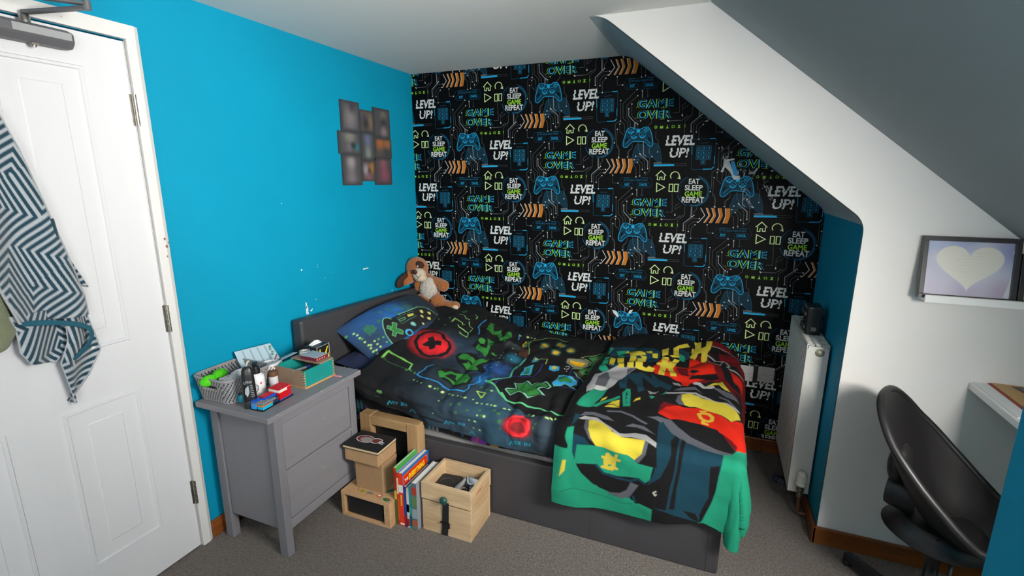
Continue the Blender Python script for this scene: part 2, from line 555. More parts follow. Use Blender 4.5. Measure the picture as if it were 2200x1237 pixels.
def smooth_loop(p, k=3):
    n_ = len(p)
    out = []
    for i in range(n_):
        p0, p1, p2, p3 = (Vector(p[(i + j) % n_]) for j in (-1, 0, 1, 2))
        for q in range(k):
            t = q / k
            out.append(tuple(0.5 * (2 * p1 + (p2 - p0) * t + (2 * p0 - 5 * p1 + 4 * p2 - p3) * t * t + (3 * p1 - p0 - 3 * p2 + p3) * t ** 3)))
    return out

def wallpaper_cell():
    k = Ink()
    for wd, d, p in WL:
        p = [(x / 1000, z / 1000) for x, z in p]
        k.line(p, 0.0034 if wd == 't' else 0.0016, 'grey' if wd == 't' else 'line', 1)
        if d in ('s', 'b'): k.disc(p[0], 0.0034, 'white', 2, 8)
        if d in ('e', 'b'): k.disc(p[-1], 0.0034, 'white', 2, 8)
    # motto in a ring
    for body, z, h, wd, col in (('EAT', .034, .029, .055, 'white'), ('SLEEP', .0, .030, .092, 'white'), ('GAME', -.033, .029, .089, 'green'), ('REPEAT', -.066, .031, .115, 'white')):
        k.text(body, (0, z), h, wd, col, 3, 0.025)
    for r, a0, a1, wd in ((.083, 115, 165, .003), (.083, 10, 80, .003), (.076, -35, 70, .006), (.083, 195, 250, .004), (.083, -80, -10, .003), (.078, -100, -30, .006), (.071, 0, 359, .001)):
        k.arc((0, -.004), r, a0, a1, wd, 'fill', 1, 24)
    # house, loop arrow, play, pause
    for dx, dz, col in ((-.0018, .0006, 'green'), (0, 0, 'cream')):
        la = 2 if col == 'green' else 3
        f = lambda pts: [(x / 1000 + dx, z / 1000 + dz) for x, z in pts]
        k.line(f([(-204, 78), (-177, 105), (-149, 79)]), .0035, col, la)
        k.line(f([(-194, 80), (-195, 56), (-182, 56), (-182, 71), (-170, 71), (-170, 57), (-157, 57), (-157, 80)]), .003, col, la)
        k.arc((-.102 + dx, .077 + dz), .023, -35, 215, .0035, col, la)
        k.poly(f([(-89, 64), (-72, 60), (-75, 76)]), col, la)
        k.line(f([(-196, 39), (-152, 16), (-195, -9)]), .0035, col, la, True)
        k.line(f([(-128, 33), (-128, -7), (-109, -7), (-109, 33)]), .0032, col, la, True)
        k.line(f([(-100, 33), (-100, -7), (-81, -7), (-81, 33)]), .0032, col, la, True)
    # LEVEL UP!  (letters cut into shifted bands)
    for body, c, h, wd in (('LEVEL', (-.090, .239), .053, .150), ('UP!', (-.094, .175), .052, .096)):
        vs, fs = text_faces(body, h, wd, 0.030 if body == 'LEVEL' else 0.018, 0.16)
        for b in range(5):
            bm = bmesh.new()
            bv = [bm.verts.new((x, y, 0)) for x, y in vs]
            for f in fs:
                try: bm.faces.new([bv[i] for i in f])
                except ValueError: pass
            z0, z1 = h * b / 5 - 1e-4 * (b == 0), h * (b + 1) / 5
            for co, no, outer in (((0, z0, 0), (0, -1, 0), True), ((0, z1, 0), (0, 1, 0), True)):
                bmesh.ops.bisect_plane(bm, geom=list(bm.verts) + list(bm.edges) + list(bm.faces), plane_co=co, plane_no=no, clear_outer=True)
            bm.verts.index_update()
            sh = (0, .0022, -.0014, .002, -.0008)[b]
            k.add([(v.co.x + c[0] + sh, v.co.y + c[1]) for v in bm.verts], [tuple(v.index for v in f.verts) for f in bm.faces], 'white', 3)
            bm.free()
    # keypad
    fr = [(-27, 262), (-20, 269), (86, 271), (92, 265), (94, 126), (84, 114), (-14, 111), (-20, 117)]
    k.line([(x / 1000, z / 1000) for x, z in fr], .0016, 'mid', 1, True)
    k.line([(.062, .2705), (.090, .2715)], .005, 'blue', 2)
    k.line([(.038, .113), (.082, .114), (.092, .125)], .0045, 'blue', 2)
    k.line([(-.026, .235), (-.023, .19)], .003, 'blue', 2)
    k.line([(.092, .18), (.093, .14)], .003, 'blue', 2)
    k.line([(.015, .249), (.06, .250)], .002, 'mid', 2)
    for i in range(10):
        x, z = (.010 + .026 * (i % 3), .224 - .0248 * (i // 3)) if i < 9 else (.0365, .150)
        k.poly([(x - .0095, z - .0105), (x + .0095, z - .0105), (x + .0095, z + .0105), (x - .0095, z + .0105)], 'dark', 1)
        k.line([(x - .011, z - .011), (x + .011, z - .011), (x + .011, z + .011), (x - .011, z + .011)], .0022, 'mid', 2, True)
        k.text(str((i + 1) % 10), (x, z - .005), .0105, None, 'blue', 3, 0.02)
    # loading bar
    k.poly([(-.219, .130), (-.111, .131), (-.111, .141), (-.219, .140)], 'blue', 2)
    k.line([(-.219, .1295), (-.047, .133), (-.047, .143), (-.219, .1405)], .001, 'line', 1, True)
    k.text('LOADING', (-.199, .144), .0075, .042, 'grey', 2)
    for i in range(12): k.disc((-.174 + .0038 * i, .1455), .0009, 'grey', 2, 6)
    # green icon row
    for i in range(6):
        x, z = -.221 + .0303 * i, .338
        k.line([(x - .012, z - .010), (x, z - .015), (x + .012, z - .010), (x + .012, z + .010), (x, z + .015), (x - .012, z + .010)], .001, 'dim', 1, True)
        if i == 0: k.line([(x + .006 * math.cos(t * PI / 6), z + .006 * math.sin(t * PI / 6)) for t in range(12)], .0032, 'green', 2, True)
        if i == 1:
            k.poly([(x - .008, z - .007), (x + .008, z - .007), (x + .008, z + .002), (x - .008, z + .002)], 'green', 2)
            for q in (-.006, 0, .006): k.disc((x + q, z + .004), .0022, 'green', 2, 6)
        if i == 2: k.poly([(x - .007, z - .008), (x + .007, z - .008), (x + .002, z), (x + .002, z + .008), (x - .002, z + .008), (x - .002, z)], 'green', 2)
        if i == 3:
            k.arc((x - .001, z), .006, 90, 270, .003, 'green', 2, 8)
            k.arc((x + .001, z), .006, -90, 90, .003, 'green', 2, 8)
        if i == 4: k.poly([(x - .008, z + .008), (x + .008, z + .008), (x + .002, z + .001), (x + .008, z - .008), (x - .008, z - .008), (x - .002, z + .001)], 'green', 2)
        if i == 5:
            k.poly([(x - .0015, z - .003), (x + .0015, z - .003), (x + .002, z + .008), (x - .002, z + .008)], 'green', 2)
            k.disc((x, z - .007), .0018, 'green', 2, 6)
    # chevrons
    for i in range(5):
        tx = (.071, .099, .127, .160, .196)[i]
        wd = (.004, .011, .015, .019, .024)[i]
        k.poly([(tx - .028, .438), (tx - .028 + wd, .438), (tx, .397), (tx - .028 + wd - .006, .357), (tx - .028 - .006, .357), (tx - wd, .397)], 'orange', 2)
        k.line([(tx - .027, .438), (tx - wd + .0015, .397), (tx - .033, .357)], .0028, 'white', 3)
    # dialogue box
    k.line([(x / 1000, z / 1000) for x, z in [(123, 302), (134, 332), (296, 333), (311, 303), (299, 276), (137, 275)]], .0012, 'fill', 1, True)
    k.line([(.150, .331), (.182, .3315)], .004, 'mid', 2)
    k.line([(.250, .332), (.283, .3325)], .004, 'mid', 2)
    k.text('DO YOU REALLY WANT TO EXIT?', (.216, .314), .0105, .134, 'mid', 2, 0.03)
    k.text('EXIT', (.170, .2875), .0135, .027, 'blue', 2, 0.015)
    k.text('CANCEL', (.260, .288), .0135, .047, 'blue', 2, 0.015)
    for x0, x1 in ((.137, .205), (.222, .298)):
        k.line([(x0, .295), (x0 + .008, .306), (x1 - .008, .306), (x1, .295), (x1 - .008, .284), (x0 + .008, .284)], .0012, 'fill', 1, True)
    # GAME OVER with split outlines
    for body, c, wd in (('GAME', (.298, .174), .186), ('OVER', (.297, .117), .180)):
        for dx, col, la in ((-.0026, 'green', 2), (.0026, 'blue', 3), (0, 'black', 4)):
            k.text(body, (c[0] + dx, c[1]), .046, wd, col, la, 0.03 if col != 'black' else 0.0)
        k.line([(c[0] - .09, c[1] + .008), (c[0] - .102, c[1] + .008)], .0016, 'green', 3)
        k.line([(c[0] + .03, c[1] - .002), (c[0] + .055, c[1] - .002)], .0018, 'green', 3)
    k.line([(.247, .237), (.264, .237)], .002, 'mid', 2)
    # shadow pad, then the pad
    ct = smooth_loop([(x / 1000, z / 1000) for x, z in CT])
    k.poly([(x + .052, z - .088) for x, z in ct], 'dark', 0.6)
    k.line([(x + .052, z - .088) for x, z in ct], .0016, 'fill', 0.8, True)
    k.poly(ct, 'pad', 4)
    k.line(ct, .0034, 'blue', 5, True)
    k.line([(.217 + (x - .217) * .88, .03 + (z - .03) * .86) for x, z in ct], .0012, 'mid', 5, True)
    for c in ((.175, .059), (.194, .031), (.240, .033)):
        k.disc(c, .0165, 'black', 5, 18)
        k.line([(c[0] + .0165 * math.cos(t * PI / 10), c[1] + .0165 * math.sin(t * PI / 10)) for t in range(20)], .002, 'blue', 6, True)
        k.disc((c[0], c[1] + .001), .0095, 'mid', 6, 14)
        k.arc((c[0], c[1]), .0125, 190, 350, .004, 'blue', 7, 10)
    k.disc((.216, .055), .0095, 'blue', 6)
    for x, z in ((.259, .067), (.250, .059), (.269, .060), (.260, .051)):
        k.disc((x, z), .005, 'blue', 6, 10)
        k.disc((x, z), .0028, 'fill', 7, 10)
    for q in (1, -1):
        k.line([(.217 + q * .04, .012), (.217 + q * .055, .0), (.217 + q * .066, -.014)], .002, 'blue', 5)
        k.poly([(.217 + q * .052, .022), (.217 + q * .068, .018), (.217 + q * .072, -.008), (.217 + q * .060, .004)], 'black', 5)
    return k

cell = wallpaper_cell()
V, F_, MI = [], [], []
for c in range(-1, 5):
    for kk in range(-3, 9):
        if (c + kk) % 2 == 0:
            continue
        ax, az = 0.1926 + 0.5302 * c, 1.9912 - 0.26510 * kk
        if az < 0.1 and ax < 1.6:
            continue
        k = len(V)
        V += [(x + ax, y, z + az) for x, y, z in cell.v]
        F_ += [tuple(i + k for i in f) for f in cell.f]
        MI += cell.m
extra = Ink()
extra.poly([(1.922, 1.63), (1.949, 1.615), (1.962, 1.585), (1.978, 1.542), (2.008, 1.54), (2.008, 1.521), (1.98, 1.519), (1.956, 1.562), (1.93, 1.585), (1.924, 1.557), (1.912, 1.562), (1.922, 1.589)], 'torn', 8)
extra.poly([(1.956, 1.613), (1.973, 1.615), (2.0, 1.545), (1.976, 1.542)], 'tape', 9)
extra.poly([(1.935, 1.623), (1.971, 1.629), (1.973, 1.621), (1.936, 1.614)], 'white', 10)
extra.poly([(2.046, 1.555), (2.071, 1.561), (2.083, 1.58), (2.091, 1.576), (2.076, 1.549), (2.049, 1.549)], 'torn', 8)
rs = random.Random(11)
for (xa, za), (xb, zb), cnt, sp in (((2.029, 1.47), (2.082, 1.376), 18, .007), ((2.099, 1.555), (2.171, 1.421), 24, .009), ((1.90, 1.70), (1.96, 1.64), 16, .016), ((1.99, 1.575), (2.07, 1.545), 18, .014)):
    for i in range(cnt):
        t = rs.random()
        cx, cz = xa + (xb - xa) * t + rs.gauss(0, sp), za + (zb - za) * t + rs.gauss(0, sp)
        a = rs.random() * PI
        l_, w2 = rs.uniform(.004, .014), rs.uniform(.001, .004)
        ca, sa = math.cos(a), math.sin(a)
        extra.poly([(cx + l_ * ca, cz + l_ * sa), (cx - w2 * sa, cz + w2 * ca), (cx - l_ * ca * .6, cz - l_ * sa), (cx + w2 * sa, cz - w2 * ca)], rs.choice(['torn', 'grey', 'line', 'grey']), 8)
extra.poly([(1.373, .743), (1.399, .738), (1.415, .708), (1.408, .7), (1.382, .723)], 'white', 8)
extra.poly([(1.471, .735), (1.477, .751), (1.497, .757), (1.486, .734), (1.474, .729)], 'white', 8)
extra.poly([(.529, .712), (.537, .712), (.534, .676), (.527, .677)], 'white', 8)
extra.poly([(.583, .965), (.597, .968), (.602, .955), (.594, .93), (.588, .93), (.592, .95)], 'torn', 8)
k = len(V)
V += extra.v
F_ += [tuple(i + k for i in f) for f in extra.f]
MI += extra.m
bm = bmesh.new()
bv = [bm.verts.new(p) for p in V]
for f, mi in zip(F_, MI):
    try:
        nf = bm.faces.new([bv[i] for i in f])
        nf.material_index = mi
    except ValueError:
        pass
sl = Vector((XR - XS, 0, ZK - ZC)).normalized()
for co, no in (((0.0005, 0, 0), (-1, 0, 0)), ((XR - .0005, 0, 0), (1, 0, 0)), ((0, 0, ZC - .0005), (0, 0, 1)), ((0, 0, 0.08), (0, 0, -1)), ((XS, 0, ZC), (-sl.z, 0, sl.x))):
    bmesh.ops.bisect_plane(bm, geom=list(bm.verts) + list(bm.edges) + list(bm.faces), plane_co=co, plane_no=no, clear_outer=True)
# the wall itself
wv = [bm.verts.new(p) for p in [(-0.05, 0, 0), (XR + .05, 0, 0), (XR + .05, 0, ZK), (XS, 0, ZC), (-0.05, 0, ZC), (-0.05, .1, 0), (XR + .05, .1, 0), (XR + .05, .1, ZK), (XS, .1, ZC), (-0.05, .1, ZC)]]
for f in [(0, 1, 2, 3, 4), (9, 8, 7, 6, 5), (0, 5, 6, 1), (1, 6, 7, 2), (2, 7, 8, 3), (3, 8, 9, 4), (4, 9, 5, 0)]:
    bm.faces.new([wv[i] for i in f])
me = bpy.data.meshes.new('wall_back')
bm.to_mesh(me)
bm.free()
for nme in inks:
    me.materials.append(ink[nme])
o = bpy.data.objects.new('wall_back', me)
COL.objects.link(o)
struct(o)

# ------------------------------------------------------------------ baseboards
def skirting(name, x0, x1, y0, y1, m_):
    struct(M().box(x0, x1, y0, y1, 0.0, 0.078).link(name, m_, bevel=0.004))
skirting('baseboard_left', 0.0, 0.015, -1.694, -0.016, pine_y)
skirting('baseboard_back', 0.0, XR, -0.016, 0.0, pine)
skirting('baseboard_right', XR - 0.015, XR, YW - 0.0155, -0.017, pine_y)
skirting('baseboard_white_wall', XR - 0.0145, 3.74, YW - 0.0155, YW, pine)

# ------------------------------------------------------------------ door with its frame
def panel(mm, yc0, yc1, z0, z1, x=0.004):
    rings = [(0, 0), (.003, .005), (.011, .005), (.016, -.004), (.021, -.002), (.026, -.009), (.062, -.001), (.066, .001)]
    V_, n_ = [], len(rings)
    for ins, d in rings:
        V_ += [(x + d, yc0 + ins, z0 + ins), (x + d, yc1 - ins, z0 + ins), (x + d, yc1 - ins, z1 - ins), (x + d, yc0 + ins, z1 - ins)]
    fs = [(4 * r + i, 4 * r + (i + 1) % 4, 4 * r + 4 + (i + 1) % 4, 4 * r + 4 + i) for r in range(n_ - 1) for i in range(4)]
    fs.append(tuple(4 * (n_ - 1) + i for i in range(4)))
    mm.add(V_, fs)
mm = M()
ys = [DY0 + .004, -2.372, -2.137, -2.113, -1.878, DY1 - .004]
ys = [DY0 + .004, -2.375, -2.250, -2.113, -1.878, DY1 - .004]
ys = [DY0 + .004, -2.372, -2.250 + .113, -2.113, -1.878, DY1 - .004]
yl = [DY0 + .004, -2.374, -2.1385 - .0005, -2.112, -1.8775, DY1 - .004]
yl = [DY0 + .004, -2.482, -2.250, -2.113, -1.879, DY1 - .004]
zl = [0.006, 0.19, 0.772, 0.958, 1.868, DZ - .002]
for i in range(5):
    for j in range(5):
        y0, y1, z0, z1 = yl[i], yl[i + 1], zl[j], zl[j + 1]
        if i in (1, 3) and j in (1, 3):
            panel(mm, y0, y1, z0, z1)
        else:
            mm.add([(.004, y0, z0), (.004, y1, z0), (.004, y1, z1), (.004, y0, z1)], [(0, 1, 2, 3)])
mm.box(-0.036, 0.0035, yl[0], yl[-1], zl[0], zl[-1])
door = struct(mm.link('door_1', mat('door_white_satin', '#cfd0d3', 0.42, bump=0.18, bscale=50, stretch=(1, 1, .12), var=0.015, vscale=6)))
steel = mat('brushed_steel', '#a9a49c', 0.35, 1.0, var=0.15, vscale=60)
for zc_ in (1.75, 1.0, 0.256):
    h = M()
    for q in range(5):
        h.lathe([(.0068, zc_ - .052 + q * .021), (.0068, zc_ - .052 + q * .021 + .0195)], 12, T=TR(.012, DY1 + .002, 0))
    h.box(.003, .0062, DY1 - .010, DY1, zc_ - .052, zc_ + .052).box(.002, .006, DY1, DY1 + .012, zc_ - .052, zc_ + .052)
    h.link('hinge', steel, door)
# frame: lining and architrave, brush marks and chips at the foot
fr = M()
for y0, y1 in ((DY1 + .001, -1.695), (-2.555, DY0 - .001)):
    s_ = 1 if y0 > -2 else -1
    pr = [(0, 0), (.018, 0), (.018, .030), (.010, .046), (0, .048)] if s_ > 0 else [(0, .048), (0, 0), (.010, .002), (.018, .018), (.018, .048)]
    fr.add([(x, y0 + y, z) for z in (0, 2.024) for x, y in pr], [tuple(range(5))[::-1], tuple(range(5, 10))] + [(i, (i + 1) % 5, 5 + (i + 1) % 5, 5 + i) for i in range(5)])
fr.box(0, .018, DY0, DY1 + .0015, DZ + .005, 2.024)
fr.box(-.06, 0, DY1, DY1 + .0028, 0, DZ).box(-.06, 0, DY0 - .0028, DY0, 0, DZ)
struct(fr.link('trim_1', gloss, bevel=.003))
rust = mat('chipped_paint', '#8a5a42', 0.8)
mm = M()
for y, z, r in ((-1.715, 1.30, .004), (-1.711, 1.272, .005), (-1.714, 1.235, .003), (-1.702, 1.285, .003)):
    p = [(.0187, y + r * (.6 + .6 * rs.random()) * math.cos(i), z + 1.6 * r * (.6 + .6 * rs.random()) * math.sin(i)) for i in range(6)]
    mm.add(p, [tuple(range(6))])
for y, z, r in ((-1.955, 2.003, .005), (-1.92, 1.998, .0015)):
    mm.add([(.0187, y + r * math.cos(i), z + r * math.sin(i)) for i in range(6)], [tuple(range(6))])
mm.link('paint_chips', rust)['kind'] = 'structure'

# near right: blue partition whose edge crosses the lower right corner
struct(M().box(2.251, 2.33, -2.6, -2.2, 0, 1.32).box(2.33, 3.3, -2.28, -2.2, 0, 1.3).link('wall_near', blue, bevel=.004))
# ================================================================== BED LINEN SHAPES (numpy surfaces)
def interp2(xs, ys, tab, x, y):
    """smooth bilinear table look-up; tab rows follow ys"""
    tab = np.array(tab)
    def loc(a, q):
        a = np.array(a)
        i = np.clip(np.searchsorted(a, q) - 1, 0, len(a) - 2)
        t = np.clip((q - a[i]) / (a[i + 1] - a[i]), 0, 1)
        return i, t * t * (3 - 2 * t) * 0.6 + t * 0.4
    i, tx = loc(xs, x)
    j, ty = loc(ys, y)
    return (tab[j, i] * (1 - tx) + tab[j, i + 1] * tx) * (1 - ty) + (tab[j + 1, i] * (1 - tx) + tab[j + 1, i + 1] * tx) * ty

DX = [.30, .45, .65, .87, 1.10, 1.44, 1.73, 2.03]
DYS = [.04, .30, .60, .90, 1.06]              # distance from the back wall
DT = [[.692, .690, .615, .565, .545, .565, .640, .575],
      [.712, .690, .620, .570, .550, .550, .570, .560],
      [.712, .668, .600, .565, .548, .545, .552, .545],
      [.665, .615, .575, .550, .535, .530, .530, .520],
      [.580, .550, .535, .515, .505, .500, .500, .490]]

def bed_top(x, y):
    """height of the made bed (top of the duvet) at plan position"""
    return interp2(DX, DYS, DT, x, -y)

def hang(d, r):
    """overhang distance -> outward step, drop"""
    q = r * PI / 2
    a = np.minimum(d, q) / r
    return np.where(d < q, r * np.sin(a), r), np.where(d < q, r * (1 - np.cos(a)), r + d - q)

def normals(P, nu, nv):
    G = P.reshape(nv + 1, nu + 1, 3)
    N = np.cross(np.gradient(G, axis=1), np.gradient(G, axis=0))
    N /= np.linalg.norm(N, axis=2, keepdims=True) + 1e-12
    return N.reshape(-1, 3)

def fold(u, v, p, q, wd, amp):
    """one crease running from p to q"""
    dx, dy = q[0] - p[0], q[1] - p[1]
    L2 = dx * dx + dy * dy
    t = np.clip(((u - p[0]) * dx + (v - p[1]) * dy) / L2, 0, 1)
    d = np.hypot(u - p[0] - t * dx, v - p[1] - t * dy)
    return amp * np.exp(-(d / wd) ** 2) * np.sin(PI * np.clip(t * .9 + .05, 0, 1)) ** .5

def duvet_surface(nu=720, nv=520):
    """returns points, cloth coordinates u (from the head), v (from the back), size"""
    HX = 1.70                                     # cloth length
    v = np.linspace(0, 1.255, nv + 1)[:, None] * np.ones((1, nu + 1))
    u = np.linspace(-.06, HX, nu + 1)[None, :] * np.ones((nv + 1, 1))
    yy = np.minimum(v, 1.03) + .03
    x0 = np.interp(yy, [0, .1, .18, .44, .67, .86, .99, 1.06], [.295, .295, .305, .345, .385, .38, .36, .335])
    kx = (2.04 - x0) / HX
    x = x0 + np.maximum(u, 0) * kx
    # head edge curls under
    cu, cd = hang(np.maximum(-u, 0), .028)
    z = bed_top(x, -yy)
    hem = np.interp(x, [.30, .36, .42, .64, .84, 1.07, 1.23, 1.4, 2.05], [.525, .51, .475, .418, .394, .375, .370, .365, .36])
    h, d = hang(np.maximum(v - 1.03, 0), .05)
    dmax = .05 + .225 - .05 * PI / 2
    dd = d / dmax * np.maximum(z - hem, .02)
    y = -(yy + h)
    zz = z - dd - cd
    xx = x - cu
    P = np.stack([xx, y, zz], -1).reshape(-1, 3)
    N = normals(P, nu, nv)
    if N[:, 2].mean() < 0:
        N = -N
    side = sst(.85, 1.15, v)
    w = fbm(x * 5 + 3, v * 5, 5, 4) * .020 - np.abs(vnoise(x * 15 + 2 * v, v * 8 - 3 * x, 24)) * .016 - np.abs(vnoise(x * 9 - 5 * v, v * 11 + 2 * x, 25)) * .012
    w = w + vnoise(x * 13 + .6 * vnoise(x * 3, v * 3, 8), v * 2.2, 9) * .024 * side
    w = w - np.abs(vnoise(x * 7 + v * 4, v * 3 - x * 2, 21)) * .022 * (1 - side)
    # crumple by the pillow, where the cover is bunched up
    cr = np.exp(-((x - .78) / .22) ** 2 - ((v - .28) / .26) ** 2)
    w = w + cr * (.055 * np.abs(vnoise(x * 12 + v * 3, v * 7 - x * 5, 31)) + .03 * vnoise(x * 24, v * 16, 33) - .01)
    for p, q, wd, a in (((.62, .1), (.80, .62), .022, .020), ((.70, .05), (.95, .55), .025, .018), ((.85, .55), (1.02, 1.0), .022, .014), ((.95, .30), (1.35, .42), .025, .014), ((.55, .60), (.70, 1.02), .03, .012),
                        ((1.0, .62), (1.3, .9), .03, .012), ((.78, .62), (.80, 1.05), .02, -.013), ((1.05, .45), (1.2, .12), .03, .015), ((1.22, .75), (1.36, 1.1), .025, -.012), ((.45, .35), (.6, .75), .04, .010), ((1.15, .9), (1.18, 1.2), .02, .014), ((1.32, .85), (1.30, 1.2), .025, .016)):
        w = w + fold(x, v, p, q, wd, a)
    w = w * np.clip((HX - u) / .1, 0, 1) * (1 - .85 * sst(1.40, 1.50, x) * sst(.10, .2, v)) - .012 * sst(1.40, 1.5, x) * sst(.10, .2, v)
    P = P + N * w.reshape(-1, 1)
    return P, u.ravel(), v.ravel(), nu, nv

def blanket_surface(nu=400, nv=570):
    VL, UL = 1.04 + .335, .665 + .25
    v = np.linspace(0, VL, nv + 1)[:, None] * np.ones((1, nu + 1))
    u = np.linspace(0, UL, nu + 1)[None, :] * np.ones((nv + 1, 1))
    xl = np.interp(v, [0, .3, .6, 1.0, 1.4], [1.43, 1.405, 1.385, 1.375, 1.37])
    UE, VE = .665, 1.04
    a, b = np.maximum(u - UE, 0) * .95, np.maximum(v - VE, 0)
    b = b * np.interp(u, [0, .1, .33, .58, .665, .72, .8, 1], [1.0, 1.02, .95, .82, .90, 1.0, 1.02, 1.0])
    s0 = .06 + .075 * np.exp(-((u - .36) / .16) ** 2)
    yy = s0 + (VE + .055 - s0) * np.minimum(v, VE) / VE
    x = xl + np.minimum(u, UE) / UE * (2.045 - xl)
    z = bed_top(np.minimum(x, 2.03), -yy) + .016
    rho, th = (a ** 4 + b ** 4) ** .25, np.arctan2(a, b + 1e-9)
    h, d = hang(rho, .03)
    h = h + .0 * np.sin(2 * th) ** 2 * np.clip(rho / .25, 0, 1)
    # gentle swing of the hanging parts
    sw = np.clip(d / .25, 0, 1)
    h = h + sw * (.016 * np.sin(u * 16 + 1.0) + .012 * vnoise(u * 9, v * 2, 40)) + .010 * sw
    h = h + sw * (a > b) * .03 * np.clip(.5 + vnoise(v * 5, u * 2, 41), 0, 1)
    X_ = x + h * np.sin(th)
    Y_ = -(yy + h * np.cos(th))
    P = np.stack([X_, Y_, z - d], -1).reshape(-1, 3)
    N = normals(P, nu, nv)
    if N[:, 2].mean() < 0:
        N = -N
    back = 1 - sst(.28, .60, v)
    w = .010 * fbm(u * 7, v * 6, 50, 3) + .006
    w = w + back * (.045 * np.abs(vnoise(u * 7 + v * 3, v * 9 - u * 2, 51)) + .012 * vnoise(u * 15, v * 17, 52))
    for p, q, wd, am in (((.02, .50), (.30, .36), .03, .022), ((.10, .62), (.45, .72), .03, .014), ((.28, .40), (.62, .52), .03, .016), ((.55, .62), (.68, .95), .03, .012), ((.05, .62), (.03, 1.3), .03, .012), ((.35, .8), (.60, .98), .03, .009), ((.12, .95), (.30, 1.15), .03, .010)):
        w = w + fold(u, v, p, q, wd, am)
    P = P + N * np.maximum(w, -.004).reshape(-1, 1)
    return P, u.ravel(), v.ravel(), nu, nv

def pillow_surface(c, ex, ey, ez, hw, hl, ht, nu=340, nv=360, seed=3, wr=.006, drp=0.0):
    """plump cushion; c centre, ex/ey/ez axes, half width (ex), half length (ey), half height"""
    nv2 = nv // 2
    av = np.linspace(-1, 1, nv2 + 1)
    a = np.concatenate([av, av[::-1][1:]])[:, None] * np.ones((1, nu + 1))
    top = np.concatenate([np.ones(nv2 + 1), -np.ones(nv2)])[:, None] * np.ones((1, nu + 1))
    b = np.linspace(-1, 1, nu + 1)[None, :] * np.ones_like(a)
    prof = (np.clip(1 - np.abs(a) ** 2.6, 0, 1) * np.clip(1 - np.abs(b) ** 2.6, 0, 1)) ** .5
    pin = 1 - .05 * (1 - np.abs(b) ** 2) * np.abs(a) ** 3
    pin2 = 1 - .05 * (1 - np.abs(a) ** 2) * np.abs(b) ** 3
    X_, Y_ = a * hw * pin, b * hl * pin2
    Z_ = top * ht * prof + prof * wr * 3 * fbm(a * 2.3, b * 3.1, seed, 4) * top
    Z_ = Z_ - drp * np.abs(b) ** 2.5
    c, ex, ey, ez = (np.array(q, float) for q in (c, ex, ey, ez))
    P = c + X_.reshape(-1, 1) * ex + Y_.reshape(-1, 1) * ey + Z_.reshape(-1, 1) * ez
    nvv = a.shape[0] - 1
    return P, (b * hl).ravel(), (a * hw * 1.0).ravel(), nu, nvv, top.ravel()

PIL = dict(drp=.085, c=(.290, -.535, .681), ex=(.83, 0, -.555), ey=(0, 1, 0), ez=(.555, 0, .83), hw=.205, hl=.405, ht=.075)
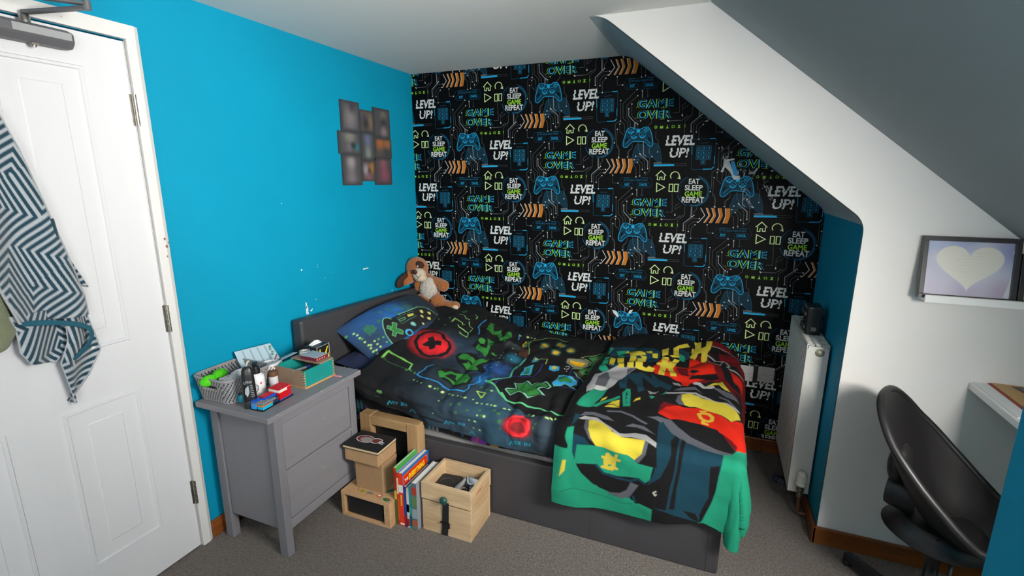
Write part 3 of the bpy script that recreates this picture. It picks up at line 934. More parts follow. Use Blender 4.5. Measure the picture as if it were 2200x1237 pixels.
# ---- printed motifs in cloth metres (u along the cloth, v across)
PILLOW_PRINT = [
('g','#1d4f86',.1,.3,1,(-.236,-.055)),
('g','#1f62a8',.02,.12,1,(-.133,-.071)),
('g','#243a52',.02,.13,.9,(-.35,-.016)),
('g','#5a2a33',.02,.11,.95,(.295,-.043)),
('g','#2b5f56',.01,.06,.7,(-.017,-.066)),
('p','#141416',[(-.233,-.071),(-.212,-.08),(-.193,-.071),(-.186,-.055),(-.126,-.05),(.007,-.041),(.043,-.043),(.098,-.027),(.136,.016),(.143,.059),(.079,.077),(-.021,.073),(-.119,.087),(-.191,.089),(-.303,.087),(-.281,.0),(-.26,-.039)]),
('l','#6fb98a',.005,[(.143,.059),(.136,.016),(.095,-.025),(.041,-.043),(.005,-.041)]),
('l','#6fb98a',.005,[(-.303,.087),(-.293,.043),(-.281,.0),(-.26,-.039),(-.233,-.071),(-.214,-.08),(-.193,-.068),(-.186,-.05)]),
('l','#8fc79a',.004,[(-.126,-.05),(.007,-.041)]),
('p','#2c7a3c',[(-.203,-.03),(-.186,-.009),(-.214,.014),(-.198,.05),(-.217,.066),(-.233,.036),(-.257,.05),(-.262,.032),(-.238,.014),(-.253,-.018),(-.238,-.03),(-.224,-.007)]),
('l','#7ac08a',.0025,[(-.203,-.03),(-.186,-.009),(-.214,.014),(-.198,.05),(-.217,.066),(-.233,.036),(-.257,.05),(-.262,.032),(-.238,.014),(-.253,-.018),(-.238,-.03),(-.224,-.007),(-.203,-.03)]),
('p','#cfc25a',[(-.081,-.023),(-.031,-.016),(-.043,.0),(-.091,-.007)]),
('l','#7ac08a',.003,[(-.155,-.023),(-.11,-.016),(-.117,-.005),(-.162,-.009),(-.155,-.023)]),
('l','#4a9a7a',.002,[(-.157,-.036),(-.017,-.03),(-.031,.011),(-.164,.009),(-.157,-.036)]),
('d','#d8cf70',.012,[(.041,-.002),(.095,.025),(.01,.027),(.045,.059)]),
('d','#e0d28a',.008,[(-.038,.073)]),
('d','#4fb3c8',.017,[(-.102,.046)]),
('d','#e0c84a',.008,[(-.102,.043)]),
('d','#3f9fd0',.024,[(-.174,.077)]),
('d','#16181a',.014,[(-.174,.08)]),
('d','#a9cf7a',.0055,[(-.379,-.118),(-.376,-.098),(-.379,-.077),(-.379,-.041),(-.379,-.014),(-.381,.007),(-.384,.03),(-.379,.055),(-.372,.036),(-.348,-.007),(-.35,.039),(-.35,.016),(-.372,-.005)]),
('d','#4f9a50',.006,[(-.403,-.137),(-.376,-.064),(-.312,.043),(-.236,-.005),(-.329,.0),(-.305,.009)]),
('p','#2a6a55',[(-.336,-.107),(-.305,-.109),(-.303,-.093),(-.286,-.082),(-.288,-.055),(-.314,-.046),(-.331,-.052),(-.343,-.043),(-.343,-.066),(-.345,-.087)]),
('d','#2f6f4a',.009,[(-.15,-.128),(-.193,-.128),(-.129,-.105),(-.248,-.084),(-.086,-.112),(-.117,-.064),(-.071,-.082)])]
DUVET_PRINT = [
('g','#26323c',.16,.42,.95,(.522,.886)),
('g','#2c4a5c',.1,.3,.9,(.739,1.084)),
('g','#2d3d4a',.05,.25,.9,(.527,1.233)),
('g','#2e4152',.04,.2,.9,(.28,.594)),
('g','#33404a',.04,.2,.9,(.972,1.088)),
('g','#27508c',.03,.13,.9,(.544,.705)),
('g','#2a7a96',.01,.07,.8,(.595,.531)),
('g','#47514f',.01,.07,.8,(.551,.386)),
('g','#1d5a90',.02,.07,.8,(.551,.847)),
('g','#b81f26',.085,.15,.95,(.145,.669)),
('g','#e0262c',.05,.1,.8,(.158,.678)),
('l','#1c1718',.02,[(.057,.705),(.045,.649),(.067,.599),(.106,.555),(.158,.562),(.182,.603),(.209,.596),(.231,.63),(.241,.683),(.231,.748),(.199,.772),(.153,.78),(.101,.751),(.057,.705)]),
('p','#1c1718',[(.099,.705),(.111,.652),(.096,.644),(.123,.613),(.148,.642),(.165,.637),(.18,.637),(.197,.669),(.172,.673),(.182,.702),(.165,.722),(.14,.697),(.123,.707)]),
('l','#6fae4f',.008,[(.016,.922),(.016,.903),(.016,.878),(.072,.883),(.104,.886),(.172,.891),(.182,.927)]),
('l','#2f5a33',.003,[(.016,.922),(.094,.927),(.18,.934)]),
('l','#86b86a',.006,[(.148,.389),(.15,.343),(.202,.335),(.209,.369),(.219,.343)]),
('l','#86b86a',.004,[(.153,.28),(.182,.263),(.199,.282),(.221,.27)]),
('l','#86b86a',.007,[(.189,.391),(.204,.405),(.228,.405),(.268,.408),(.282,.454),(.246,.449),(.221,.442)]),
('l','#86b86a',.005,[(.226,.29),(.25,.338),(.27,.335),(.275,.396)]),
('l','#86b86a',.006,[(.224,.164),(.246,.183),(.246,.212)]),
('p','#2e5a34',[(.145,.198),(.172,.167),(.182,.208),(.17,.246)]),
('l','#2f8fd0',.006,[(.263,.845),(.243,.864),(.248,.903),(.238,.934),(.321,.963),(.368,.956),(.417,.973),(.47,.968),(.524,.958),(.534,.941),(.519,.915),(.541,.903),(.549,.869),(.519,.821),(.539,.792),(.541,.763)]),
('l','#3a93d0',.006,[(.299,.162),(.292,.2),(.294,.297),(.324,.357),(.331,.415)]),
('l','#3a93d0',.006,[(.522,.15),(.534,.224)]),
('p','#19191b',[(.356,.326),(.331,.179),(.363,.128),(.422,.208),(.466,.15),(.495,.215),(.502,.401),(.456,.36),(.426,.302),(.38,.355)]),
('p','#2f7a34',[(.356,.326),(.334,.191),(.36,.14),(.375,.249),(.385,.268),(.402,.229),(.414,.2),(.434,.234),(.463,.321),(.461,.212),(.473,.195),(.488,.222),(.497,.391),(.456,.345),(.419,.282),(.395,.307),(.373,.335)]),
('p','#19191b',[(.336,.531),(.341,.475),(.348,.454),(.338,.442),(.385,.42),(.407,.34),(.466,.434),(.446,.485),(.492,.516),(.49,.55),(.436,.586),(.404,.55),(.375,.558)]),
('p','#2f7a34',[(.356,.538),(.36,.485),(.378,.49),(.4,.512),(.414,.507),(.412,.473),(.385,.42),(.395,.396),(.429,.36),(.444,.449),(.431,.468),(.434,.492),(.431,.586),(.419,.57),(.397,.545),(.373,.548)]),
('p','#3a8a3c',[(.348,.454),(.363,.434),(.385,.444),(.397,.483),(.368,.473)]),
('p','#2f7a34',[(.453,.512),(.466,.507),(.495,.524),(.49,.541)]),
('p','#19191b',[(.297,.685),(.299,.642),(.348,.606),(.39,.591),(.426,.632),(.483,.56),(.485,.623),(.461,.673),(.512,.734),(.51,.775),(.456,.751),(.451,.801),(.4,.77),(.346,.743)]),
('p','#2f7a34',[(.314,.681),(.319,.635),(.348,.623),(.365,.637),(.385,.64),(.404,.654),(.444,.615),(.47,.56),(.463,.63),(.441,.673),(.439,.717),(.466,.734),(.458,.765),(.441,.775),(.397,.755),(.373,.739),(.39,.712),(.375,.688),(.348,.693),(.334,.697)]),
('p','#19191b',[(.36,.678),(.382,.681),(.409,.688),(.414,.719),(.39,.7)]),
('p','#19191b',[(.321,.903),(.307,.874),(.334,.828),(.385,.811),(.458,.818),(.505,.866),(.514,.907),(.485,.936),(.429,.934),(.382,.927)]),
('p','#2f7a34',[(.319,.886),(.324,.869),(.351,.876),(.363,.84),(.392,.84),(.412,.806),(.453,.823),(.492,.864),(.495,.905),(.47,.924),(.429,.924),(.402,.912),(.37,.907),(.353,.922)]),
('p','#19191b',[(.365,.895),(.378,.866),(.402,.852),(.412,.878),(.446,.898),(.414,.903),(.39,.9)]),
('p','#151416',[(.602,.871),(.573,.852),(.602,.828),(.654,.743),(.639,.664),(.651,.579),(.659,.497),(.651,.442),(.646,.379),(.607,.193),(.644,.162),(.739,.123),(.835,.138),(.908,.169),(.986,.357),(1.001,.555),(1.091,.854),(1.084,.946),(.981,1.023),(.871,1.006),(.73,.956),(.666,.907)]),
('l','#57b27a',.009,[(.573,.854),(.605,.869),(.639,.886),(.681,.917),(.727,.946)]),
('l','#57b27a',.009,[(.688,.912),(.73,.948),(.778,.944),(.859,.946),(.906,.953),(.979,.975),(1.045,.98)]),
('l','#4fa88a',.01,[(.573,.852),(.598,.859),(.61,.804),(.654,.743),(.639,.664),(.651,.579),(.659,.49)]),
('l','#86a860',.004,[(.661,.439),(.649,.381),(.607,.232),(.607,.186),(.639,.159),(.683,.109),(.756,.106),(.835,.138)]),
('d','#a9c97a',.006,[(.532,.157),(.576,.154),(.595,.14),(.622,.145),(.605,.451),(.624,.439),(.646,.432)]),
('p','#c8a82a',[(.6,.36),(.576,.256),(.578,.195),(.585,.198),(.605,.352)]),
('p','#4a7a4a',[(.61,.348),(.588,.232),(.595,.193),(.6,.2),(.627,.345)]),
('p','#4a3026',[(.595,.466),(.61,.374),(.649,.396),(.661,.459),(.666,.485)]),
('p','#2c4a34',[(.69,.326),(.676,.217),(.695,.205),(.727,.215),(.737,.239),(.754,.348),(.725,.345),(.703,.343)]),
('p','#6d7d5e',[(.695,.319),(.686,.229),(.7,.22),(.72,.227),(.732,.241),(.727,.27),(.722,.335),(.705,.335)]),
('p','#d8a81e',[(.695,.273),(.69,.239),(.703,.229),(.715,.234),(.722,.246),(.72,.263),(.71,.29),(.708,.321)]),
('p','#2c4a34',[(.764,.21),(.761,.159),(.781,.14),(.815,.159),(.832,.229),(.83,.27),(.81,.299),(.791,.29)]),
('p','#6d7d5e',[(.771,.208),(.769,.164),(.786,.15),(.81,.181),(.827,.234),(.822,.265),(.81,.287),(.786,.237)]),
('p','#d8a81e',[(.781,.205),(.776,.171),(.786,.162),(.808,.195),(.818,.237),(.815,.258),(.805,.27),(.788,.222)]),
('p','#2c4a34',[(.844,.299),(.84,.249),(.862,.222),(.886,.227),(.903,.278),(.901,.309),(.876,.321),(.857,.319)]),
('p','#6d7d5e',[(.849,.297),(.849,.256),(.862,.234),(.881,.241),(.896,.28),(.893,.302),(.874,.311),(.859,.309)]),
('p','#d8a81e',[(.859,.292),(.857,.265),(.866,.249),(.879,.261),(.888,.28),(.884,.294),(.871,.302),(.864,.299)]),
('p','#2c4a34',[(.774,.372),(.774,.355),(.791,.323),(.818,.319),(.835,.36),(.83,.379),(.803,.386),(.781,.386)]),
('p','#6d7d5e',[(.781,.369),(.781,.357),(.796,.343),(.813,.34),(.825,.364),(.82,.377),(.803,.379),(.788,.377)]),
('p','#d8a81e',[(.788,.367),(.788,.36),(.798,.352),(.813,.357),(.82,.364),(.815,.372),(.803,.374),(.793,.372)]),
('p','#2f7f8a',[(.698,.526),(.7,.466),(.732,.459),(.727,.497)]),
('p','#c8a030',[(.71,.5),(.705,.468),(.722,.473)]),
('l','#9ab870',.005,[(.734,.454),(.771,.439),(.774,.502)]),
('p','#3aa6b4',[(.695,.712),(.676,.599),(.717,.545),(.734,.693)]),
('p','#2b6ea8',[(.698,.697),(.683,.599),(.71,.567),(.722,.678)]),
('p','#2f7a45',[(.71,.697),(.688,.591),(.703,.577),(.72,.69)]),
('l','#3b3a8a',.005,[(.659,.729),(.708,.722),(.759,.729),(.759,.654),(.764,.589),(.759,.509)]),
('l','#3b3a8a',.004,[(.627,.876),(.62,.842),(.632,.784)]),
('p','#35a0c8',[(.805,.555),(.8,.514),(.827,.5),(.857,.507),(.862,.545),(.837,.558)]),
('p','#d8b02a',[(.818,.538),(.82,.509),(.844,.507),(.844,.536)]),
('d','#c9ccd0',.0035,[(.886,.521),(.888,.495),(.898,.519),(.901,.541),(.896,.483),(.903,.509),(.903,.488)]),
('p','#77785f',[(.879,.439),(.881,.403),(.932,.401),(.979,.364),(1.001,.401),(.996,.459),(.964,.492),(.915,.475)]),
('p','#d39d16',[(.896,.413),(.923,.418),(.979,.42),(.967,.463),(.935,.456),(.903,.439)]),
('p','#3f7a44',[(.984,.345),(1.02,.29),(1.072,.239),(1.084,.273),(1.057,.439),(1.057,.497),(1.042,.582),(1.001,.589),(.972,.555),(.964,.497),(1.02,.456),(1.03,.398)]),
('p','#5a8a52',[(1.008,.352),(1.064,.265),(1.055,.391),(1.04,.5),(1.008,.558),(.974,.521),(1.023,.463)]),
('p','#4a3028',[(.945,.524),(.976,.553),(1.011,.591),(1.033,.586),(1.033,.688),(1.008,.63),(.976,.584)]),
('l','#8faf6a',.005,[(1.072,.239),(1.033,.246),(1.008,.29),(.979,.321),(.945,.357),(.979,.369),(1.008,.389),(1.011,.434),(.989,.459),(.969,.49),(.925,.49)]),
('p','#1f3a22',[(.994,.526),(1.008,.512),(1.011,.536),(.994,.545)]),
('p','#1f3a22',[(.996,.567),(1.011,.553),(1.011,.577),(.994,.582)]),
('p','#1f3a22',[(1.033,.485),(1.052,.492),(1.045,.574),(1.033,.572)]),
('p','#56a8a0',[(.879,.736),(.884,.705),(.871,.596),(.896,.584),(.954,.623),(.979,.644),(.991,.702),(.979,.731),(.935,.719),(.92,.755),(.896,.763)]),
('p','#2f9ad6',[(.884,.736),(.888,.71),(.879,.603),(.898,.596),(.95,.632),(.976,.654),(.984,.702),(.976,.724),(.93,.71),(.915,.746),(.896,.753)]),
('p','#2f7a40',[(.896,.71),(.886,.63),(.908,.62),(.952,.649),(.964,.693),(.925,.69),(.908,.714)]),
('l','#3d3c92',.005,[(.92,.488),(.932,.572),(.928,.615),(.964,.606),(.996,.656),(1.008,.71),(.981,.729)]),
('l','#3d3c92',.005,[(.925,.751),(.976,.755),(1.016,.792),(1.038,.818)]),
('l','#4fa088',.007,[(.945,.55),(.967,.589),(1.001,.618),(1.02,.669),(1.018,.724)]),
('l','#4fa088',.008,[(.962,.726),(1.003,.765),(1.038,.787)]),
('p','#7ab99a',[(.686,.881),(.688,.862),(.727,.84),(.695,.796),(.71,.792),(.761,.76),(.798,.794),(.842,.714),(.888,.767),(.847,.84),(.888,.869),(.862,.874),(.815,.907),(.761,.874),(.732,.912)]),
('p','#1c2a28',[(.693,.878),(.732,.842),(.705,.799),(.759,.765),(.8,.801),(.844,.729),(.879,.767),(.837,.837),(.876,.869),(.815,.9),(.761,.864),(.732,.905)]),
('p','#2f7535',[(.7,.881),(.742,.847),(.712,.801),(.756,.77),(.805,.811),(.84,.743),(.866,.765),(.827,.83),(.866,.869),(.813,.895),(.761,.859),(.73,.898)]),
('l','#a0c850',.005,[(.573,.941),(.624,.939),(.624,.977),(.573,.941)]),
('l','#a0c850',.004,[(.629,.973),(.632,.944)]),
('l','#a0c850',.004,[(.62,.968),(.624,.944)]),
('g','#7a1a20',.05,.085,.9,(.854,1.098)),
('g','#d0222a',.035,.068,.9,(.854,1.098)),
('l','#e8353a',.012,[(.813,1.105),(.813,1.067),(.83,1.045),(.852,1.018),(.893,1.052),(.906,1.088),(.893,1.127),(.866,1.154),(.837,1.146),(.818,1.125),(.813,1.105)]),
('d','#7a2024',.03,[(.859,1.103)]),
('d','#5f9a55',.018,[(.145,1.122)]),
('d','#a9d07f',.0065,[(.431,.999),(.558,1.004),(.629,1.018),(.695,1.081),(.673,1.192),(.649,1.129),(.712,1.009),(.769,.994),(.901,1.011),(.969,1.035),(.979,1.021),(.996,1.004),(.365,1.002),(.754,1.006)]),
('d','#8fbf6f',.0045,[(.25,.973),(.282,.982),(.319,.997),(.39,.999),(.473,.999),(.492,1.004),(.514,.999),(.536,.999),(.595,.999),(.651,1.014),(.678,1.011),(.695,1.011),(.661,1.084),(.639,1.19),(.622,1.129),(.453,1.057),(.439,1.154),(.644,.927)]),
('d','#3c6b3a',.0065,[(.402,.994),(.461,1.028),(.522,1.062),(.558,1.098),(.561,1.055),(.61,1.074),(.664,1.057),(.681,1.079),(.754,1.057),(.771,1.091),(.732,1.043),(.876,1.002),(.937,1.067),(.93,1.084),(.776,1.125),(.624,.924),(.578,.905),(.175,.936),(.194,.929),(.221,.932),(.131,.454),(.07,.408),(.126,.362)]),
('d','#9fb9b0',.003,[(.485,.572),(.527,.615),(.517,.514),(.541,.536),(.573,.589),(.532,.661),(.532,.707),(.519,.729),(.588,.558),(.519,.483),(.561,.516),(.514,.538),(.483,.693),(.585,.471),(.561,.442)]),
('l','#141416',.01,[(.033,1.219),(.114,1.197),(.243,1.221),(.402,1.207),(.483,1.207)]),
('d','#28594f',.003,[(.123,1.19),(.131,1.185),(.14,1.185),(.419,1.183),(.429,1.183),(.436,1.18),(.444,1.178)]),
('l','#1f7a90',.006,[(.192,1.219),(.202,1.173),(.209,1.204)]),
('l','#1f7a90',.006,[(.216,1.168),(.241,1.166),(.233,1.19),(.219,1.192),(.216,1.168)]),
('l','#1f7a90',.006,[(.263,1.151),(.263,1.187)]),
('l','#1f7a90',.006,[(.272,1.151),(.292,1.146),(.285,1.175),(.27,1.175),(.272,1.151)]),
('l','#1f7a90',.006,[(.495,1.214),(.505,1.175),(.514,1.212)]),
('l','#1f7a90',.006,[(.522,1.178),(.546,1.175),(.544,1.199),(.524,1.197),(.522,1.178)]),
('l','#1f7a90',.006,[(.571,1.161),(.568,1.195)]),
('l','#1f7a90',.006,[(.58,1.166),(.598,1.166),(.595,1.183),(.578,1.183),(.58,1.166)]),
('l','#1f7a90',.006,[(.82,1.231),(.83,1.195),(.837,1.219)]),
('l','#1f7a90',.006,[(.847,1.19),(.866,1.187),(.864,1.207),(.849,1.209),(.847,1.19)]),
('l','#1f7a90',.006,[(.888,1.185),(.888,1.214)]),
('l','#1f7a90',.006,[(.898,1.19),(.915,1.187),(.913,1.207),(.896,1.207),(.898,1.19)]),
('l','#1f6a80',.006,[(.302,1.224),(.319,1.19),(.338,1.209)]),
('l','#1f6a80',.006,[(.62,1.236),(.632,1.219),(.644,1.236)])]
BLANKET_PRINT = [
('p','#1e8f6e',[(.6,.93),(.95,.9),(.95,1.5),(.55,1.5),(.58,1.15)]),
('p','#131315',[(.71,.6),(.95,.6),(.95,.98),(.8,1.02),(.72,.9)]),
('p','#6e0c14',[(.7,0),(.95,0),(.95,.6),(.7,.6)]),
('p','#1e8f6e',[(-.1,1.12),(.1,1.12),(.12,1.25),(.4,1.32),(.4,1.5),(-.1,1.5)]),
('p','#6e0c14',[(.533,.005),(.592,.005),(.663,.012),(.7,.123),(.702,.326),(.727,.581),(.666,.531),(.608,.41),(.458,.318),(.455,.198),(.538,.135)]),
('p','#131315',[(.551,.07),(.599,.055),(.673,.111),(.7,.123),(.691,.282),(.673,.306),(.602,.169),(.544,.133)]),
('p','#6e0c14',[(.595,.116),(.659,.125),(.702,.138),(.689,.289),(.663,.289),(.606,.169)]),
('l','#8f8d8d',.008,[(.556,.065),(.599,.051),(.652,.055),(.673,.121),(.7,.125)]),
('p','#131315',[(.538,.135),(.606,.169),(.659,.28),(.7,.335),(.7,.367),(.666,.362),(.604,.309),(.549,.195)]),
('l','#9a9896',.012,[(.542,.157),(.572,.179),(.583,.191),(.629,.188),(.652,.304),(.636,.326),(.668,.335),(.698,.355)]),
('l','#9a9896',.008,[(.549,.207),(.581,.297),(.608,.306),(.629,.188)]),
('p','#d8240f',[(.288,.41),(.311,.444),(.377,.456),(.439,.499),(.446,.54),(.471,.543),(.478,.516),(.535,.492),(.618,.437),(.634,.446),(.65,.528),(.595,.374),(.567,.292),(.547,.248),(.51,.229),(.455,.198),(.458,.318),(.396,.318),(.352,.232),(.348,.239),(.307,.318)]),
('p','#6e0c14',[(.391,.326),(.455,.333),(.469,.468),(.43,.446),(.409,.371)]),
('p','#131315',[(.462,.367),(.48,.355),(.517,.374),(.487,.384)]),
('p','#131315',[(.469,.485),(.512,.398),(.59,.386),(.608,.388),(.62,.427),(.547,.485)]),
('p','#6e0c14',[(.478,.516),(.533,.49),(.618,.437),(.622,.456),(.549,.509),(.519,.509)]),
('p','#131315',[(.604,.309),(.647,.321),(.668,.396),(.695,.482),(.702,.538),(.663,.497),(.624,.386)]),
('p','#6e0c14',[(.574,.34),(.606,.35),(.638,.446),(.675,.567),(.689,.608),(.661,.555),(.631,.48)]),
('p','#c4200f',[(.654,.343),(.677,.374),(.702,.396),(.737,.432),(.675,.451),(.666,.391)]),
('p','#c7b83a',[(.551,.533),(.576,.511),(.622,.456),(.634,.504),(.657,.55),(.634,.54),(.604,.511)]),
('p','#123a4a',[(.0,.205),(.133,.154),(.254,.147),(.3,.179),(.309,.309),(.206,.314),(.082,.34),(.037,.302)]),
('p','#1e8f6e',[(.055,.239),(.103,.203),(.114,.227),(.08,.27),(.133,.323),(.096,.326)]),
('p','#1e8f6e',[(.009,.195),(.03,.2),(.027,.268),(.021,.297)]),
('p','#1e8f6e',[(.016,.326),(.039,.316),(.064,.485),(.082,.502),(.064,.538),(.034,.516)]),
('p','#131315',[(.046,.425),(.117,.468),(.117,.458),(.096,.497),(.082,.502)]),
('p','#123a4a',[(.073,.473),(.114,.449),(.121,.461),(.089,.487)]),
('p','#a5a5a6',[(.032,.574),(.053,.552),(.085,.504),(.121,.461),(.158,.461),(.206,.432),(.208,.449),(.183,.548),(.158,.649),(.124,.721),(.078,.729),(.055,.774),(.048,.798),(.034,.731),(.037,.663)]),
('p','#5a5c64',[(.057,.603),(.075,.536),(.087,.531),(.119,.618),(.112,.692),(.091,.692),(.062,.697)]),
('p','#5a5c64',[(.172,.47),(.199,.439),(.208,.449),(.183,.531)]),
('p','#d0cfcf',[(.073,.697),(.11,.695),(.13,.712),(.108,.738),(.066,.738)]),
('p','#1e8f6e',[(.066,.738),(.101,.741),(.128,.716),(.119,.796),(.098,.89),(.059,.917),(.041,.907),(.034,.9)]),
('p','#123a4a',[(.167,.642),(.185,.531),(.245,.458),(.309,.514),(.355,.579),(.334,.603),(.295,.56),(.256,.516),(.291,.68),(.27,.695),(.226,.596),(.194,.557),(.213,.683),(.181,.685)]),
('p','#1e8f6e',[(.213,.683),(.231,.683),(.252,.82),(.224,.839),(.199,.724)]),
('p','#123a4a',[(.22,.695),(.22,.719),(.226,.721),(.22,.755),(.231,.755),(.222,.772),(.236,.801),(.231,.803),(.22,.767),(.217,.745),(.215,.714)]),
('p','#1e8f6e',[(.096,.888),(.128,.832),(.192,.755),(.199,.772),(.149,.837),(.119,.883)]),
('p','#cbb93a',[(.151,.873),(.172,.811),(.199,.786),(.21,.852)]),
('l','#131315',.005,[(.153,.861),(.178,.837),(.206,.847)]),
('p','#d6c33f',[(.121,.837),(.126,.803),(.142,.777),(.14,.803),(.128,.825)]),
('p','#d6c33f',[(.258,.779),(.265,.745),(.281,.726),(.284,.743),(.268,.762)]),
('p','#1e8f6e',[(.318,.704),(.339,.716),(.371,.709),(.371,.719),(.345,.729),(.327,.719)]),
('p','#8d8d90',[(.304,.673),(.332,.68),(.35,.632),(.343,.688),(.32,.695)]),
('p','#1e8f6e',[(.327,.702),(.352,.709),(.384,.62),(.38,.671),(.361,.719),(.332,.721)]),
('p','#123a4a',[(.293,.446),(.339,.504),(.403,.548),(.396,.615),(.35,.581),(.304,.528)]),
('p','#a5a5a6',[(.398,.499),(.43,.511),(.444,.548),(.409,.533)]),
('p','#d6c33f',[(.071,.47),(.046,.321),(.082,.35),(.098,.47)]),
('p','#d6c33f',[(.089,.343),(.124,.338),(.153,.466),(.126,.473)]),
('p','#d6c33f',[(.165,.454),(.156,.318),(.185,.299),(.197,.449)]),
('p','#d6c33f',[(.206,.439),(.192,.309),(.231,.273),(.24,.413),(.261,.415),(.27,.403),(.302,.405),(.297,.432),(.229,.434)]),
('p','#d6c33f',[(.103,.229),(.11,.198),(.169,.22),(.22,.232),(.226,.248),(.183,.287),(.151,.294)]),
('p','#d6c33f',[(.153,.302),(.178,.289),(.183,.309),(.156,.323)]),
('p','#d6c33f',[(.199,.275),(.231,.256),(.233,.277),(.213,.289)]),
('p','#d6c33f',[(.217,.203),(.252,.181),(.258,.21),(.226,.222)]),
('p','#d6c33f',[(.258,.21),(.288,.2),(.291,.234),(.263,.241)]),
('p','#d6c33f',[(.3,.333),(.304,.318),(.323,.316),(.318,.224),(.348,.224),(.352,.316),(.375,.224),(.403,.224),(.382,.343),(.412,.458),(.384,.454),(.361,.359),(.35,.357),(.355,.451),(.325,.446),(.32,.343)]),
('p','#d6c33f',[(.304,.157),(.332,.111),(.341,.207),(.316,.22)]),
('p','#d6c33f',[(.355,.099),(.38,.063),(.421,.031),(.439,.065),(.384,.089),(.391,.174),(.366,.195)]),
('p','#d6c33f',[(.35,.21),(.421,.164),(.396,.203),(.364,.217)]),
('p','#d6c33f',[(.458,.005),(.499,.002),(.503,.087),(.526,.068),(.526,.005),(.554,.01),(.549,.096),(.538,.135),(.542,.246),(.512,.227),(.508,.138),(.492,.147),(.48,.217),(.453,.176),(.464,.138),(.453,.113),(.453,.072),(.474,.087)]),
('p','#1e8f6e',[(.391,.152),(.421,.169),(.451,.145),(.428,.215),(.439,.248),(.4,.22)]),
('p','#123a4a',[(.389,.092),(.444,.113),(.448,.21),(.43,.205),(.421,.169),(.393,.138)]),
('p','#131315',[(.332,.721),(.396,.637),(.441,.548),(.478,.543),(.501,.516),(.54,.55),(.597,.548),(.661,.577),(.693,.618),(.698,.688),(.611,.772),(.348,.852)]),
('l','#a9a8a8',.018,[(.501,.514),(.519,.516),(.542,.545),(.563,.54),(.579,.533)]),
('p','#5a5c64',[(.414,.601),(.441,.564),(.503,.545),(.542,.613),(.506,.572),(.451,.591)]),
('p','#5a5c64',[(.574,.536),(.604,.536),(.661,.562),(.691,.625),(.638,.598),(.597,.552)]),
('l','#5a5c64',.012,[(.613,.608),(.645,.625),(.666,.663),(.686,.7)]),
('l','#a9a8a8',.016,[(.391,.639),(.451,.615),(.508,.608),(.533,.632),(.581,.668),(.638,.656),(.682,.695)]),
('p','#5a5c64',[(.43,.714),(.435,.654),(.453,.625),(.458,.704),(.474,.724),(.448,.731)]),
('p','#d6c33f',[(.451,.634),(.483,.615),(.519,.632),(.544,.656),(.581,.668),(.631,.654),(.666,.685),(.682,.716),(.673,.76),(.636,.762),(.586,.757),(.531,.724),(.49,.729),(.467,.724),(.453,.688)]),
('p','#d6c33f',[(.453,.688),(.515,.726),(.574,.755),(.654,.808),(.691,.755),(.686,.724),(.659,.695),(.588,.685)]),
('p','#d8240f',[(.373,.839),(.373,.765),(.396,.733),(.464,.743),(.533,.733),(.592,.767),(.645,.813),(.684,.779),(.824,.608),(.794,.796),(.695,.965),(.67,.987),(.629,.905),(.595,.883),(.528,.866),(.428,.871)]),
('p','#6e0c14',[(.373,.839),(.371,.755),(.384,.729),(.441,.738),(.396,.76),(.377,.825)]),
('p','#6e0c14',[(.629,.905),(.657,.934),(.673,.96),(.67,.987),(.657,.965),(.631,.924)]),
('p','#131315',[(.423,.871),(.535,.864),(.604,.88),(.634,.924),(.67,.987),(.657,1.02),(.597,1.008),(.51,.955),(.46,.907)]),
('p','#5a5c64',[(.332,.878),(.375,.859),(.428,.873),(.462,.912),(.51,.955),(.597,1.001),(.67,1.011),(.629,1.03),(.556,1.028),(.485,.996),(.437,.953),(.398,.9),(.364,.883)]),
('l','#d8b23a',.016,[(.531,.784),(.542,.823),(.565,.835),(.583,.823),(.586,.796),(.57,.774),(.544,.772),(.531,.784)]),
('l','#d8b23a',.014,[(.551,.825),(.549,.854),(.565,.856)]),
('l','#d8b23a',.012,[(.538,.757),(.556,.755)]),
('p','#123a4a',[(.382,.9),(.398,.885),(.437,.953),(.49,.994),(.56,1.025),(.629,1.032),(.62,1.1),(.611,1.199),(.583,1.351),(.567,1.373),(.469,1.332),(.444,1.322),(.396,1.31),(.375,1.213),(.396,1.155)]),
('p','#131315',[(.453,.965),(.471,.984),(.471,1.119),(.455,1.196),(.446,1.312),(.382,1.312),(.375,1.218),(.416,1.175),(.437,1.117),(.448,1.073),(.439,1.016)]),
('p','#131315',[(.478,.982),(.494,.991),(.485,1.127),(.476,1.216),(.474,1.307),(.453,1.307),(.462,1.221),(.471,1.119)]),
('p','#131315',[(.586,1.086),(.618,1.076),(.611,1.199),(.583,1.334),(.567,1.375),(.563,1.334),(.588,1.233)]),
('p','#131315',[(.503,1.31),(.549,1.327),(.567,1.373),(.531,1.348)]),
('l','#123a4a',.008,[(.474,.984),(.469,1.119),(.46,1.209),(.451,1.307)]),
('p','#1e8f6e',[(.631,1.035),(.657,1.02),(.67,.994),(.691,.972),(.801,.801),(.787,.897),(.705,1.073),(.775,1.059),(.782,1.17),(.805,1.211),(.716,1.348),(.755,1.375),(.574,1.375),(.572,1.375),(.613,1.213),(.618,1.11)]),
('l','#157355',.004,[(.574,1.375),(.62,1.375),(.723,1.365)]),
('p','#131315',[(.041,1.059),(.027,.967),(.039,.912),(.101,.893),(.24,.844),(.373,.895),(.403,1.134),(.357,1.136),(.316,1.131),(.272,1.093),(.144,1.088),(.071,1.069)]),
('p','#5a5c64',[(.064,.965),(.08,.931),(.119,.924),(.178,.931),(.208,.953),(.169,.958),(.119,.946),(.085,.95)]),
('l','#5a5c64',.012,[(.172,.897),(.224,.88),(.277,.893),(.334,.924)]),
